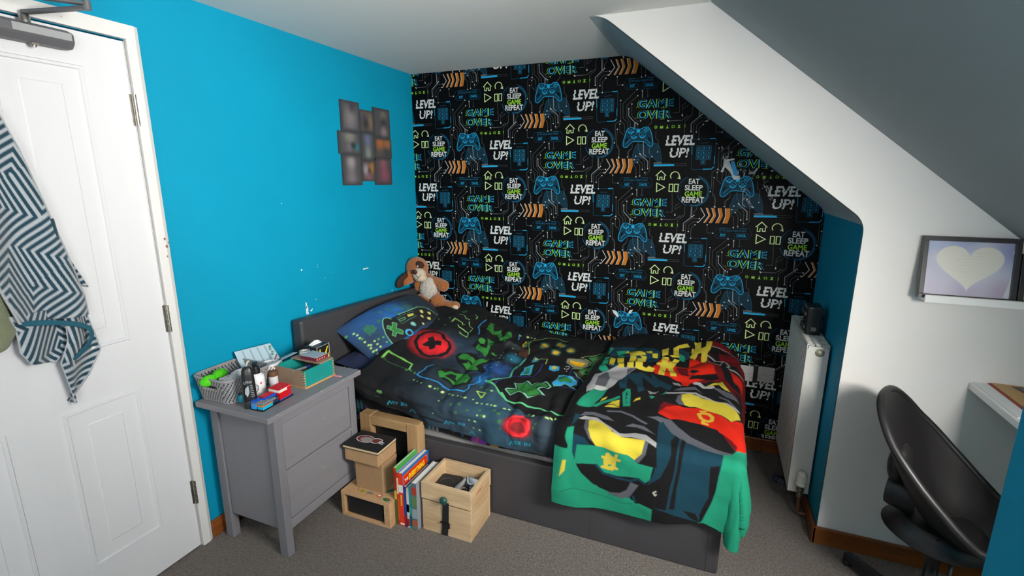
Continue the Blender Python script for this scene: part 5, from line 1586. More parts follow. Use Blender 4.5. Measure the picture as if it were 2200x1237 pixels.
tag(o, 'short pink crayon lying on the grey chest beside the wooden box', 'crayon')
# ================================================================== BOXES AND BOOKS ON THE CARPET
pale = wood('pale_plywood', '#c4a17a', '#a37d57', 'X', 12, .55)
sh = thing('wooden_box', 'low open-fronted plywood box with stickers on top, beside the bedside chest', 'box', (.552, -1.285, 0))
T_ = TR(-.552, 1.285, 0)
M(T_).box(.42, .686, -1.358, -1.21, .110, .124).link('top', pale, sh, bevel=.001)
M(T_).box(.42, .686, -1.358, -1.21, 0, .012).link('base', pale, sh, bevel=.001)
M(T_).box(.42, .436, -1.357, -1.21, .0121, .1099).link('side', pale, sh)
M(T_).box(.656, .685, -1.357, -1.21, .0121, .1099).link('side', pale, sh)
M(T_).box(.4361, .6559, -1.222, -1.212, .0121, .1099).link('back', pale, sh)
stk = {k: mat('sticker_' + k, c, .5) for k, c in dict(yellow='#8f8a22', grey='#7d776c', red='#a83a2a', green='#2c6b3a', cream='#d9cfae', teal='#3f6a52', black='#2a2723').items()}
def flat(parent, name, pts, z, material, T=T_):
    return M(T).add([(x, y, z) for x, y in pts], [tuple(range(len(pts)))]).link(name, material, parent)
def ell(cx, cy, rx, ry, n=16, w=0.0):
    return [(cx + rx * math.cos(2 * PI * i / n) * (1 + w * math.sin(5 * i)), cy + ry * math.sin(2 * PI * i / n) * (1 + w * math.cos(3 * i))) for i in range(n)]
flat(sh, 'sticker', ell(.516, -1.322, .014, .010, 14, .15), .1243, stk['yellow'])
flat(sh, 'sticker', ell(.556, -1.322, .020, .010, 14, .1), .1243, stk['grey'])
flat(sh, 'sticker', [(.596, -1.331), (.620, -1.331), (.620, -1.312), (.596, -1.312)], .1243, stk['red'])
flat(sh, 'sticker', [(.6, -1.327), (.616, -1.327), (.616, -1.316), (.6, -1.316)], .1245, stk['cream'])
flat(sh, 'sticker', ell(.655, -1.334, .022, .015), .1243, stk['cream'])
flat(sh, 'sticker', ell(.655, -1.334, .020, .013), .1245, stk['green'])
flat(sh, 'sticker', ell(.662, -1.328, .009, .006), .1246, stk['red'])
flat(sh, 'sticker', [(.62, -1.30), (.655, -1.27), (.64, -1.25), (.618, -1.27)], .1243, stk['teal'])
M(T_).tube([(.435 + .028 * t, -1.300 + .018 * math.sin(t * 2.1) - .01 * (t > 2), .1242) for t in [i * .12 for i in range(20)]], .0008, 5).link('drawn_line', stk['black'], sh)
sb = M(TR(-.55, 1.28, -.0125)).box(.445, .64, -1.345, -1.23, .0125, .098).link('black_box', mat('black_card', '#17181b', .45), bevel=.002)
sb.location = (.55, -1.28, .0125)
tag(sb, 'black box tucked inside the low plywood box', 'box')

# cardboard boxes
card = mat('brown_cardboard', '#987856', .8, bump=.1, bscale=80, var=.04, vscale=20)
cbx = thing('cardboard_box', 'brown cardboard cube box standing on the plywood box', 'box', (.542, -1.25, .1241))
M(TR(-.542, 1.25, -.1241)).box(.468, .616, -1.305, -1.195, .1241, .246).link('box_body', card, cbx, bevel=.001)
M(TR(-.542, 1.25, -.1241)).box(.466, .618, -1.307, -1.193, .2461, .266).link('lid', card, cbx, bevel=.001)
cb2 = thing('cardboard_box', 'flat brown cardboard box under the black book, on the cube box', 'box', (.52, -1.25, .2662))
M().box(-.09, .09, -.072, .066, 0, .062).link('box_body', mat('tan_cardboard', '#a5835f', .8, bump=.1, bscale=80, var=.04, vscale=20), cb2, bevel=.001)
M().tube([(.0906, -.055, .058), (.092, -.045, .046), (.0925, -.04, .03), (.092, -.037, .022)], .0012, 5).link('string', mat('cream_string', '#d2c3a2', .8), cb2)
bk = thing('sketchbook', 'black-covered book with a red and grey printed figure, topmost of the cardboard boxes', 'book', (.52, -1.253, .3284), .02)
M().box(-.097, .097, -.076, .066, 0, .0015).box(-.097, .097, -.076, .066, .0125, .0145).box(-.0975, -.095, -.076, .066, .0015, .0125).link('cover', mat('black_cloth_cover', '#141416', .6), bk, bevel=.0006)
M().box(-.095, .095, -.074, .064, .0016, .0124).link('page_block', mat('cream_pages', '#cbb68f', .8, bump=.4, bscale=300, stretch=(.05, .05, 4)), bk)
z = .0147
q = lambda pts: [(x, y) for x, y in pts]
pr = dict(g=mat('grey_figure_print', '#8b8480', .6), r=mat('maroon_print', '#6a2a2a', .6), w=mat('white_print', '#d8d8d8', .5))
I_ = Matrix()
def bp_(pts, k, dz=0):
    M().add([(x, y, z + dz) for x, y in pts], [tuple(range(len(pts)))]).link('printed_figure', pr[k], bk)
bp_(ell(-.028, .003, .047, .030), 'w')
bp_(ell(-.027, .003, .044, .027), 'r', .0002)
bp_(ell(-.018, .000, .034, .021), 'g', .0003)
bp_([(.008, .02), (.03, .028), (.055, .022), (.058, .002), (.045, -.012), (.03, -.018), (.008, -.012)], 'w', .0002)
bp_([(.012, .017), (.03, .024), (.052, .019), (.054, .003), (.042, -.009), (.03, -.014), (.012, -.009)], 'r', .0003)
for y in (.008, -.004):
    bp_([(.046, y), (.075, y - .004), (.075, y - .009), (.046, y - .005)], 'w', .0004)

# chunky wooden trestle frame by the bed
oak = wood('oak_block', '#a8885f', '#7d5f3d', 'X', 10, .55)
oakz = wood('oak_block_upright', '#a8885f', '#7d5f3d', 'Z', 10, .55)
fr_ = thing('wooden_stand', 'chunky square-cut wooden frame standing against the bed rail', 'frame', (.545, -1.12, 0))
T_ = TR(-.545, 1.12, 0)
for x0 in (.378, .648):
    M(T_).box(x0, x0 + .064, -1.15, -1.092, 0, .405).link('upright', oakz, fr_, bevel=.003)
M(T_).box(.4421, .6479, -1.148, -1.094, .355, .403).link('crossbar', oak, fr_, bevel=.003)
M(T_).box(.4421, .6479, -1.148, -1.094, 0, .05).link('crossbar', oak, fr_, bevel=.003)
M(T_).box(.4421, .6479, -1.113, -1.10, .0501, .3549).link('back_or_shade_panel', mat('black_card', '#17181b', .45), fr_)  # black sheet standing in for the shadow inside the open frame

# books upright between the boxes: spines to the room
def book(label, x0, th, h, d, cover, spine, extra=None, lean=0.0, y0=-1.318):
    t = thing('book', label, 'book', (x0 + th / 2, y0, .0003), 0, None)
    t.rotation_euler = (0, lean, 0)
    cm = mat('cover_' + cover, cover, .35)
    sm = mat('cover_' + spine, spine, .35)
    a = th / 2
    m_ = M().box(-a, -a + .0015, .0015, d, 0, h).box(a - .0015, a, .0015, d, 0, h)
    m_.link('cover', cm, t)
    M().box(-a, a, 0, .0015, 0, h).link('spine', sm, t)
    M().box(-a + .0016, a - .0016, .0017, d - .003, .003, h - .003).link('page_block', mat('white_pages', '#d9d6cf', .8, bump=.3, bscale=300, stretch=(4, .05, .05)), t)
    if extra:
        extra(t, a, h, d)
    return t
def bands(t, a, h, d, items):
    for z0, z1, c in items:
        M().box(-a + .0003, a - .0003, -.0006, -.0001, z0 * h, z1 * h).link('spine_print', mat('cover_' + c, c, .4), t)
def spine_text(t, a, h, body, z0, ht, col, w_):
    vs, fs = text_faces(body, ht, w_, .03)
    M().add([(ht / 2 - y, -.0009, z0 + x) for x, y in vs], [f[::-1] for f in fs]).link('spine_lettering', mat('cover_' + col, col, .4), t)
def cover_text(t, a, body, y0, z0, ht, wd, col, dz=.0004):
    vs, fs = text_faces(body, ht, wd, .05)
    M().add([(a + dz, y0 + x, z0 + y) for x, y in vs], fs).link('cover_lettering', mat('cover_' + col, col, .4), t)
def e1(t, a, h, d):
    bands(t, a, h, d, [(0, .45, '#3a5a2a'), (.45, .6, '#c9a53a'), (.6, .95, '#8f2a1c')])
book('tall green annual, leftmost book between the plywood box and the crate', .688, .013, .282, .20, '#3f9a3f', '#a8391f', e1)
def e2(t, a, h, d):
    bands(t, a, h, d, [(.1, .5, '#c9501f'), (.6, .9, '#e8c9b0')])
book('thin pale book with a lilac cover, second from the plywood box', .7025, .009, .262, .20, '#7d78b8', '#b8321f', e2)
def e3(t, a, h, d):
    bands(t, a, h, d, [(.64, .78, '#d8d4cc'), (.02, .05, '#e8e0d0')])
    M().box(-.003, .003, -.0009, -.0001, .10, .155).link('spine_print', mat('cover_#d9b23a', '#d9b23a', .4), t)
    m = M()
    m.box(a + .0001, a + .0003, .004, d - .012, h - .075, h - .012)
    m.link('cover_panel', mat('cover_#c41f12', '#c41f12', .4), t)
    M().box(a + .00005, a + .00015, .0, d - .001, .03, h - .003).link('cover_field', mat('cover_#1d5fae', '#1d5fae', .35), t)
    M().box(a + .0003, a + .0004, .006, d - .016, h - .072, h - .015).link('cover_panel', mat('cover_#e08a14', '#e08a14', .4), t)
    M().box(a + .0004, a + .0005, .008, d - .018, h - .070, h - .017).link('cover_panel', mat('cover_#cc2a10', '#cc2a10', .4), t)
    cover_text(t, a, 'EVERYTHING', .112, h - .060, .032, .130, '#f2c81c', .0009)
    cover_text(t, a, 'THE', .028, h - .048, .012, .026, '#e8e2da', .0009)
    M().box(a + .0004, a + .0006, .01, d - .03, h - .12, h - .078).link('cover_panel', mat('cover_#b5301c', '#b5301c', .4), t)
book('thick red-spined book with EVERYTHING in yellow on its cover', .7125, .022, .262, .215, '#2468b4', '#d8371a', e3)
def e4(t, a, h, d):
    bands(t, a, h, d, [(.05, .3, '#8f1f2a'), (.3, .95, '#26408a')])
    m = M()
    m.box(a + .0001, a + .0003, .004, d - .02, h - .07, h - .006).link('cover_panel', mat('cover_#b9b4c4', '#b9b4c4', .4), t)
book('dark blue book just right of the red EVERYTHING book', .7362, .012, .200, .20, '#3a3f7a', '#2a2350', e4)
def e5(t, a, h, d):
    bands(t, a, h, d, [(.04, .22, '#8f1a20'), (.3, .9, '#c9c3c0'), (.4, .6, '#2a2a30')])
book('white and maroon book, third from the wooden crate', .7502, .012, .196, .19, '#cfcad0', '#b9b4b4', e5)
def e6(t, a, h, d):
    bands(t, a, h, d, [(.06, .3, '#134a63'), (.35, .5, '#2aa08c')])
book('slim teal-spined book, second from the wooden crate', .7642, .011, .212, .19, '#c4c8ca', '#12808c', e6)
def e7(t, a, h, d):
    bands(t, a, h, d, [(.02, .1, '#7a6a5a'), (.1, .2, '#b0502a'), (.24, .45, '#8f9aa2'), (.5, .72, '#5d7a4a'), (.75, .92, '#a33a2c')])
book('grey picture-spined book touching the wooden crate', .7772, .026, .229, .19, '#8d9197', '#4f6a72', e7)

# wooden crate with a tray top
cw = wood('crate_pine', '#cfb592', '#ad8f69', 'X', 8, .6)
cwz = wood('crate_pine_side', '#cbb08c', '#a98b64', 'Y', 8, .6)
cr_ = thing('wooden_crate', 'pale pine crate with an open tray top, green knob and black strap', 'crate', (.936, -1.199, 0))
T_ = TR(-.936, 1.199, 0)
M(T_).box(.818, 1.056, -1.297, -1.283, 0, .148).link('front_board', cw, cr_, bevel=.001)
M(T_).box(.818, 1.056, -1.115, -1.101, 0, .148).link('back_board', cw, cr_, bevel=.001)
for x0 in (.818, 1.044):
    M(T_).box(x0, x0 + .012, -1.2829, -1.1151, 0, .148).link('side_board', cwz, cr_, bevel=.001)
M(T_).box(.823, 1.051, -1.292, -1.106, .1481, .1569).link('lid_groove', mat('groove_brown', '#7d6142', .8, var=.2, vscale=90), cr_)
tr = M(T_)
M(T_).box(.817, 1.058, -1.300, -1.284, .157, .236).link('tray_front', cw, cr_, bevel=.001)
M(T_).box(.817, 1.058, -1.113, -1.098, .157, .236).link('tray_back', cw, cr_, bevel=.001)
for x0 in (.817, 1.043):
    M(T_).box(x0, x0 + .015, -1.2839, -1.1131, .157, .236).link('tray_side', cwz, cr_, bevel=.001)
M(T_).box(.8321, 1.0429, -1.2839, -1.1131, .157, .166).link('tray_floor', cwz, cr_)
kn = M(T_).lathe([(.006, 0), (.006, .006), (.010, .009), (.0175, .014), (.0185, .019), (.015, .025), (.006, .028)], 24, T=TR(.937, -1.300, .184) @ RX(PI / 2)).link('knob', mat('green_lacquer', '#1b4a42', .2), cr_)
strap = mat('black_webbing', '#131315', .8, bump=.4, bscale=300)
m = M(T_)
m.add([(.924, -1.3015, .166), (.954, -1.3015, .166), (.950, -1.3005, .06), (.918, -1.3005, .06), (.945, -1.3015, .004), (.913, -1.3015, .004)], [(0, 3, 2, 1), (3, 5, 4, 2)])
m.link('strap', strap, cr_, solid=.002)
M(T_).box(.912, .958, -1.307, -1.3035, .062, .070).box(.944, .958, -1.307, -1.3035, .045, .062).link('buckle', mat('black_plastic', '#16181b', .38), cr_)
m = M(T_)
rs = random.Random(4)
vs, fs = text_faces('USER-2', .011, .062, .03)
m.add([(1.0584, -1.265 + x + .05, .196 + y) for x, y in vs], fs)
m.link('stamp', mat('red_stamp', '#b0402c', .7), cr_)
tn = thing('metal_tin', 'shiny metal tin lying inside the tray of the wooden crate', 'tin', (.985, -1.19, .1662), -.15)
m = M()
def rrect(hx, hy, r, n=5):
    out = []
    for cx, cy, a0 in ((hx - r, -hy + r, -90), (hx - r, hy - r, 0), (-hx + r, hy - r, 90), (-hx + r, -hy + r, 180)):
        out += [(cx + r * math.cos(math.radians(a0 + 90 * i / n)), cy + r * math.sin(math.radians(a0 + 90 * i / n))) for i in range(n + 1)]
    return out
chrome = mat('polished_tin', '#b9bcc0', .16, 1.0)
o_, i_ = rrect(.036, .052, .014), rrect(.0345, .0505, .0125)
n = len(o_)
vs = [(x, y, 0) for x, y in o_] + [(x, y, .030) for x, y in o_] + [(x, y, .030) for x, y in i_] + [(x, y, .002) for x, y in i_]
fs = [(k * n + i, k * n + (i + 1) % n, (k + 1) * n + (i + 1) % n, (k + 1) * n + i) for k in range(3) for i in range(n)] + [tuple(range(n))[::-1], tuple(3 * n + i for i in range(n))]
m.add(vs, fs, 0, True).link('tin_body', chrome, tn)
M().tube([(x, y, .030) for x, y in o_], .0016, 6, closed=True).link('rolled_rim', chrome, tn)
M().lathe([(.008, .003), (.011, .012), (.006, .02), (.003, .024)], 14, T=TR(.006, -.015, 0)).lathe([(.006, .003), (.009, .010), (.004, .016)], 14, T=TR(-.01, .018, 0)).link('contents', mat('dark_steel', '#4a4d50', .3, 1.0), tn)
pd = thing('black_pouch', 'black folded pouch beside the metal tin in the crate tray', 'pouch', (.893, -1.195, .1662), .1)
M().prism(rrect(.05, .062, .012), 0, .018).link('pouch_body', mat('black_nylon', '#222224', .55, bump=.3, bscale=90), pd, bevel=.004)
M().tube([(.03 * math.cos(t * .3) - .01, .03 * math.sin(t * .3), .019) for t in range(12)], .0015, 6).link('seam', mat('grey_thread', '#4b4b4e', .7), pd)

# scrap of plastic under the radiator
crumple('plastic_wrapper', 'small crumpled blue-grey wrapper on the carpet under the radiator', 'wrapper', (2.325, -.285, .0005), (.028, .035, 0), .022, mat('wrapper_foil', '#2c3648', .3, var=.4, vscale=60), 14, 24)
# ================================================================== RADIATOR, SHELF, DESK, CHAIR
radw = mat('radiator_white', '#d4d2cc', .4, var=.02, vscale=12)
RY0, RY1, RX0, RX1, RZ0, RZ1 = -.55, -.045, 2.322, 2.408, .11, .826
rd = thing('radiator', 'white ribbed panel radiator on the blue alcove wall', 'radiator', (2.365, -.30, RZ0))
T_ = TR(-2.365, .30, -RZ0)
# ribbed front panel: trapezoid ribs
pr = []
npitch = 15
for i in range(npitch):
    y = RY0 + .012 + (RY1 - RY0 - .024) * i / npitch
    p = (RY1 - RY0 - .024) / npitch
    pr += [(RX0 + .006, y), (RX0 + .001, y + p * .15), (RX0 + .001, y + p * .70), (RX0 + .006, y + p * .85)]
pr += [(RX0 + .006, RY1 - .012), (RX0 + .016, RY1 - .012), (RX0 + .016, RY0 + .012)]
M(T_).prism(pr[::-1], RZ0 + .004, RZ1 - .022).link('front_panel', radw, rd)
M(T_).box(RX1 - .022, RX1 - .008, RY0 + .012, RY1 - .012, RZ0 + .004, RZ1 - .022).link('rear_panel', radw, rd)
for y0, y1 in ((RY0, RY0 + .0115), (RY1 - .0115, RY1)):
    M(T_).box(RX0, RX1, y0, y1, RZ0, RZ1 - .003).link('end_panel', radw, rd, bevel=.003)
dark = mat('dark_inside', '#1b1b1c', .9)
M(T_).box(RX0 + .018, RX1 - .024, RY0 + .013, RY1 - .013, RZ0 + .02, RZ1 - .03).link('convector_fins', mat('fin_steel', '#57544f', .6), rd)
m = M(T_)
m.box(RX0, RX0 + .006, RY0, RY1, RZ1 - .02, RZ1).box(RX1 - .006, RX1, RY0, RY1, RZ1 - .02, RZ1)
k = 26
for i in range(k + 1):
    y = RY0 + (RY1 - RY0 - .004) * i / k
    m.box(RX0 + .006, RX1 - .006, y, y + .005, RZ1 - .008, RZ1 - .001)
for x in (RX0 + .028, RX0 + .052):
    m.box(x, x + .006, RY0, RY1, RZ1 - .008, RZ1)
m.link('top_grille', radw, rd)
M(T_).lathe([(.0175, 0), (.0175, .003), (.0105, .0035), (.0095, .006), (.004, .0065)], 20, T=TR(2.372, RY0, .792) @ RX(PI / 2)).link('bleed_plug', mat('cream_nickel', '#b3ad98', .35, .4), rd)
for y in (-.45, -.14):
    M(T_).box(RX1 - .008, 2.4165, y - .02, y + .02, .3, .7).link('wall_bracket', radw, rd)
# thermostatic valve and pipes
tv = thing('radiator_valve', 'white ribbed thermostatic valve head on nickel pipework below the radiator end', 'valve', (2.368, -.578, .02))
T_ = TR(-2.368, .578, -.02)
m = M(T_)
m.lathe([(.0215, .168), (.0225, .171), (.0225, .178), (.020, .180), (.0195, .222), (.0175, .229), (.008, .231)], 28, T=TR(2.368, -.578, 0))
for i in range(24):
    a = 2 * PI * i / 24
    m.box(-.0015, .0015, -.0007, .0007, .183, .220, T=TR(2.368 + .0198 * math.cos(a), -.578 + .0198 * math.sin(a), 0) @ RZ(a + PI / 2))
m.link('valve_head', mat('valve_white', '#d8d5c8', .4), tv)
nick = mat('nickel', '#8f887a', .3, .9)
M(T_).lathe([(.012, .135), (.016, .138), (.016, .150), (.013, .155), (.017, .160), (.017, .1675)], 12, T=TR(2.368, -.578, 0)).tube([(2.368, -.578, .150), (2.368, -.556, .152)], .011, 12).link('valve_body', nick, tv)
M(T_).lathe([(.013, .108), (.014, .112), (.014, .124), (.010, .134)], 6, T=TR(2.368, -.578, 0)).link('union_nut', nick, tv)
M(T_).tube([(2.368, -.578, .108), (2.368, -.578, .04), (2.371, -.578, .03), (2.378, -.578, .026), (2.4005, -.578, .026)], .0075, 10).link('pipe', mat('painted_copper', '#7a5a44', .4, .6), tv)

# black speaker dock on top of the radiator
dv = thing('black_device', 'small black plastic device with round knobs sitting on top of the radiator', 'device', (2.363, -.35, RZ1), .0)
bkp = mat('black_plastic', '#16181b', .38)
M().box(-.030, .030, -.055, .05, .0004, .132).link('casing', bkp, dv, bevel=.006, segs=3)
for y, z in ((-.028, .092), (.022, .094), (-.028, .03), (.022, .032)):
    M().lathe([(.014, 0), (.0155, .002), (.0155, .008), (.012, .012), (.006, .013)], 18, T=TR(-.030, y, z) @ RY(-PI / 2)).link('knob', mat('grey_black_plastic', '#2b2d31', .3), dv)
M().add([(-.010, -.0556, .02), (.008, -.0556, .02), (.010, -.0556, .024), (.010, -.0556, .034), (.008, -.0556, .038), (-.010, -.0556, .038)], [(0, 1, 2, 3, 4, 5)]).link('badge', mat('grey_figure_print', '#8b8480', .6), dv)
M().tube([(.022, .051, .07), (.030, .06, .085), (.040, .045, .09), (.047, .02, .07), (.049, .0, .03), (.0490, -.01, -.02), (.0485, -.01, -.20), (.048, .02, -.42)], .0022, 8).link('cable', bkp, dv)

# double socket plates on the wallpaper
so = thing('wall_socket', 'pair of grey-white wall plates on the wallpaper beyond the foot of the bed', 'socket', (2.19, -.0031, .455))
T_ = TR(-2.19, .0031, -.455)
plw = mat('plate_white', '#b4b2ae', .4, var=.03, vscale=40)
for x0, x1, z0, z1 in ((2.085, 2.177, .412, .501), (2.200, 2.281, .418, .507)):
    p = M(T_).box(x0, x1, -.012, -.0032, z0, z1).link('plate', plw, so, bevel=.0015)
    M(T_).box(x0 + .002, x1 - .002, -.0124, -.0121, (z0 + z1) / 2 - .0008, (z0 + z1) / 2 + .0008).link('plate_seam', mat('seam_grey', '#77757a', .6), p)
    for sx in (x0 + .010, x1 - .008):
        M(T_).lathe([(.0022, 0), (.0022, .0006)], 8, T=TR(sx, -.0121, z0 + .025) @ RX(PI / 2)).link('screw', mat('dark_steel', '#4a4d50', .3, 1.0), p)
M(T_).box(2.1785, 2.1985, -.010, -.0032, .405, .512).link('cable_clip', bkp, so, bevel=.003)
# thin dark cable running down to the floor by the baseboard
o = M().tube([(2.255, -.020, .10), (2.257, -.022, .07), (2.26, -.024, .03), (2.262, -.03, .005), (2.23, -.045, .0035)], .0022, 6).link('cable', bkp)
tag(o, 'thin black cable dropping over the pine baseboard behind the radiator', 'cable')

# ---- photo collage on the blue wall
def blur_photo(name, parent, y0, y1, z0, z1, base, blobs, seed):
    nu, nv = 26, 36
    u = np.linspace(0, 1, nu + 1)[None, :] * np.ones((nv + 1, 1))
    v = np.linspace(0, 1, nv + 1)[:, None] * np.ones((1, nu + 1))
    C = Canvas(u, v, base)
    for c, r, col in blobs:
        C.glow(c, 0, r, col, .9, 1.25)
    ed = 1 - sst(.02, .16, np.minimum(np.minimum(u, 1 - u) * 1.0, np.minimum(v, 1 - v) * 1.0)).ravel()
    C.put(ed * .75, '#35383c')
    P = np.stack([np.full(u.size, .009), (y0 + (y1 - y0) * u).ravel(), (z0 + (z1 - z0) * v).ravel()], -1)
    return cloth(name, P, nu, nv, C.c, mat('photo_print', '#555555', .5, vcol=True), parent)
pc = thing('photo_collage', 'stepped collage of nine dark blurry photos on the blue wall', 'photo collage', (0, 0, 0))
bdm = mat('collage_board', '#33363a', .6)
W_, B_, O_, P_, N_ = '#8d8a8c', '#4e586f', '#8f5a34', '#7a4a58', '#26262a'
cells = [(-.702, -.548, 1.771, 1.932, '#4b4b50', [((.5, .45), .5, '#787374'), ((.6, .85), .3, '#33343f')]),
         (-.733, -.552, 1.650, 1.7705, '#4b4b4c', [((.5, .8), .4, '#7b7a74'), ((.45, .3), .25, '#64626d'), ((.8, .35), .22, '#22707f'), ((.65, .4), .2, N_)]),
         (-.716, -.556, 1.483, 1.6495, '#4a474a', [((.45, .75), .35, W_), ((.45, .25), .4, '#6f6870')]),
         (-.5475, -.428, 1.779, 1.900, '#57504a', [((.8, .5), .4, '#73634f'), ((.4, .4), .4, N_), ((.3, .65), .25, '#3c3f55')]),
         (-.5515, -.4275, 1.623, 1.7785, '#444648', [((.5, .75), .4, '#5e6785'), ((.5, .25), .35, '#77827c')]),
         (-.5555, -.436, 1.505, 1.6225, '#514744', [((.3, .55), .35, '#8f8a92'), ((.75, .65), .35, '#96692e'), ((.55, .5), .2, N_), ((.5, .1), .4, '#7d555f')]),
         (-.4275, -.268, 1.756, 1.926, '#48484a', [((.6, .75), .3, '#6b6a62'), ((.6, .5), .3, N_), ((.6, .2), .3, '#82707a')]),
         (-.427, -.262, 1.640, 1.7555, '#4c4744', [((.3, .75), .4, '#a05f2e'), ((.75, .75), .35, '#95603a'), ((.7, .25), .35, '#2c3a3a')]),
         (-.4355, -.272, 1.482, 1.6395, '#4d4145', [((.5, .85), .35, '#7d5560'), ((.55, .4), .4, '#81455a')])]
for i, (y0, y1, z0, z1, b, bl) in enumerate(cells):
    q = M().box(.0012, .0086, y0, y1, z0, z1).link('photo_block', bdm, pc)
    blur_photo('photo', q, y0 + .0005, y1 - .0005, z0 + .0005, z1 - .0005, b, bl, i)

# ---- picture ledge and frames
lw = mat('ledge_white', '#ecebe8', .4)
lg2 = thing('picture_ledge', 'narrow white picture ledge on the white wall above the desk', 'shelf', (2.8, YW, 1.096))
T_ = TR(-2.8, -YW, -1.08)
M(T_).box(2.612, 3.08, YW - .075, YW - .0005, 1.088, 1.098).link('shelf_board', lw, lg2, bevel=.001)
M(T_).box(2.612, 3.08, YW - .0865, YW - .0755, 1.086, 1.112).link('front_lip', lw, lg2, bevel=.001)
M(T_).box(2.612, 3.08, YW - .010, YW - .0005, 1.0985, 1.12).link('back_rail', lw, lg2, bevel=.001)
bf = mat('black_frame', '#2b292b', .4)
def picture(name, label, x0, w_, h, lean, z, cols):
    t = thing(name, label, 'picture', (x0, YW - .066, z))
    t.rotation_euler = (-lean, 0, 0)
    fw = .015
    for a in ((0, w_, 0, fw), (0, w_, h - fw, h), (0, fw, fw, h - fw), (w_ - fw, w_, fw, h - fw)):
        M().box(a[0], a[1], 0, .024, a[2], a[3]).link('frame_bar', bf, t, bevel=.0012)
    M().box(fw, w_ - fw, .012, .022, fw, h - fw).link('backing', mat('dark_inside', '#1b1b1c', .9), t)
    nu, nv = 160, 120
    u = np.linspace(0, 1, nu + 1)[None, :] * np.ones((nv + 1, 1))
    v = np.linspace(0, 1, nv + 1)[:, None] * np.ones((1, nu + 1))
    C = Canvas(u * (w_ - 2 * fw), v * (h - 2 * fw), '#dcdcea')
    cols(C, w_ - 2 * fw, h - 2 * fw)
    P = np.stack([(fw + u * (w_ - 2 * fw)).ravel(), np.full(u.size, .0115), (fw + v * (h - 2 * fw)).ravel()], -1)
    cloth('print', P, nu, nv, C.c, mat('picture_print', '#cccccc', .35, vcol=True), t)
    M().box(fw, w_ - fw, .0085, .0095, fw, h - fw).link('glass', glass_m, t)
    return t
glass_m = bpy.data.materials.new('picture_glass')
glass_m.use_nodes = True
_nt = glass_m.node_tree
_nt.nodes.clear()
_o = _nt.nodes.new('ShaderNodeOutputMaterial')
_t = _nt.nodes.new('ShaderNodeBsdfTransparent')
_g = _nt.nodes.new('ShaderNodeBsdfGlossy')
_g.inputs['Roughness'].default_value = .03
_x = _nt.nodes.new('ShaderNodeMixShader')
_x.inputs[0].default_value = .06
_nt.links.new(_t.outputs[0], _x.inputs[1])
_nt.links.new(_g.outputs[0], _x.inputs[2])
_nt.links.new(_x.outputs[0], _o.inputs[0])
def heart_art(C, w_, h):
    for c, r, col in (((.0, .17), .12, '#b9c4e6'), ((.24, .16), .10, '#8f95cc'), ((.02, .02), .10, '#d6c9dd'), ((.10, .19), .08, '#a9b7dd'), ((.22, .02), .08, '#c3a9c4'), ((.12, .01), .08, '#cbb9d2'), ((.03, .13), .04, '#e4dcea')):
        C.glow(c, 0, r, col, .8)
    for k in range(9):
        C.line([(.0, .03 + .006 * k), (.05, .05 + .008 * k), (.09, .04 + .006 * k)], .0015, '#d8d6e6', a=.7)
    C.poly([(.222, .004), (.245, .10), (.236, .16), (.246, .185), (.25, .10), (.238, .0)], '#f2f1f4')
    pts = []
    for i in range(60):
        t = 2 * PI * i / 60
        pts.append((.122 + .0058 * 16 * math.sin(t) ** 3, .108 + .0054 * (13 * math.cos(t) - 5 * math.cos(2 * t) - 2 * math.cos(3 * t) - math.cos(4 * t))))
    C.poly(pts, '#f6f1e4')
    rr = random.Random(2)
    for k in range(7):
        x, z = .085 + .01 * rr.random(), .150 - .011 * k
        pp = []
        for q in range(14 - k):
            pp.append((x + q * .006, z + rr.uniform(-.002, .002)))
        C.line(pp, .0007, '#cdc4bb', aa=.0008, a=.7)
picture('framed_print', 'black-framed print of a cream heart leaning on the white picture ledge', 2.597, .268, .218, .17, 1.1146, heart_art)
def warm_art(C, w_, h):
    C.glow((.03, .05), 0, .2, '#c98a3a')
picture('framed_print', 'black-framed orange print just right of the heart picture', 2.868, .066, .17, .17, 1.1146, warm_art)

# ---- desk
dsk = thing('desk', 'white desk top fixed along the sloping side of the room', 'desk', (3.1, -1.2, 0))
T_ = TR(-3.1, 1.2, 0)
dw = mat('desk_white', '#e9e7e3', .35)
M(T_).box(2.8165, 3.45, -1.75, YW - .001, .776, .80).link('desk_top', dw, dsk, bevel=.002)
for y in (-1.70, -1.1):
    M(T_).box(3.36, 3.40, y, y + .04, 0, .7755).link('leg', dw, dsk)
M(T_).box(3.0, 3.45, YW - .025, YW - .001, .70, .7755).link('wall_batten', dw, dsk)
def slab(name, label, cat, pts, z0, z1, material):
    c = (sum(p[0] for p in pts) / len(pts), sum(p[1] for p in pts) / len(pts))
    o = M(TR(-c[0], -c[1], -z0)).prism(pts, z0, z1).link(name, material)
    o.location = (c[0], c[1], z0)
    return tag(o, label, cat)
slab('paper_sheet', 'white paper sheet along the front edge of the white desk', 'paper', [(2.826, -1.02), (3.02, -1.02), (3.02, -.728), (2.826, -.728)], .8003, .8035, mat('white_paper', '#dfe2e2', .8))
slab('red_board', 'thin red-edged board lying on the paper sheet on the desk', 'board', [(2.868, -1.10), (3.2, -1.10), (3.2, -.726), (2.868, -.726)], .8037, .8070, mat('red_card', '#9a3a30', .6))
slab('brown_folder', 'tan card folder with faint doodles on top of the red board', 'folder', [(2.876, -1.10), (3.2, -1.10), (3.2, -.726), (2.876, -.726)], .8072, .8092, mat('tan_card', '#c09a66', .7, var=.08, vscale=30))
ph = slab('photo_card', 'dark-edged photo card with a pink flower lying on the tan folder', 'photo', [(2.945, -.86), (3.06, -.83), (3.03, -.735), (2.925, -.745)], .8094, .8106, mat('photo_edge', '#4a3f3c', .5))
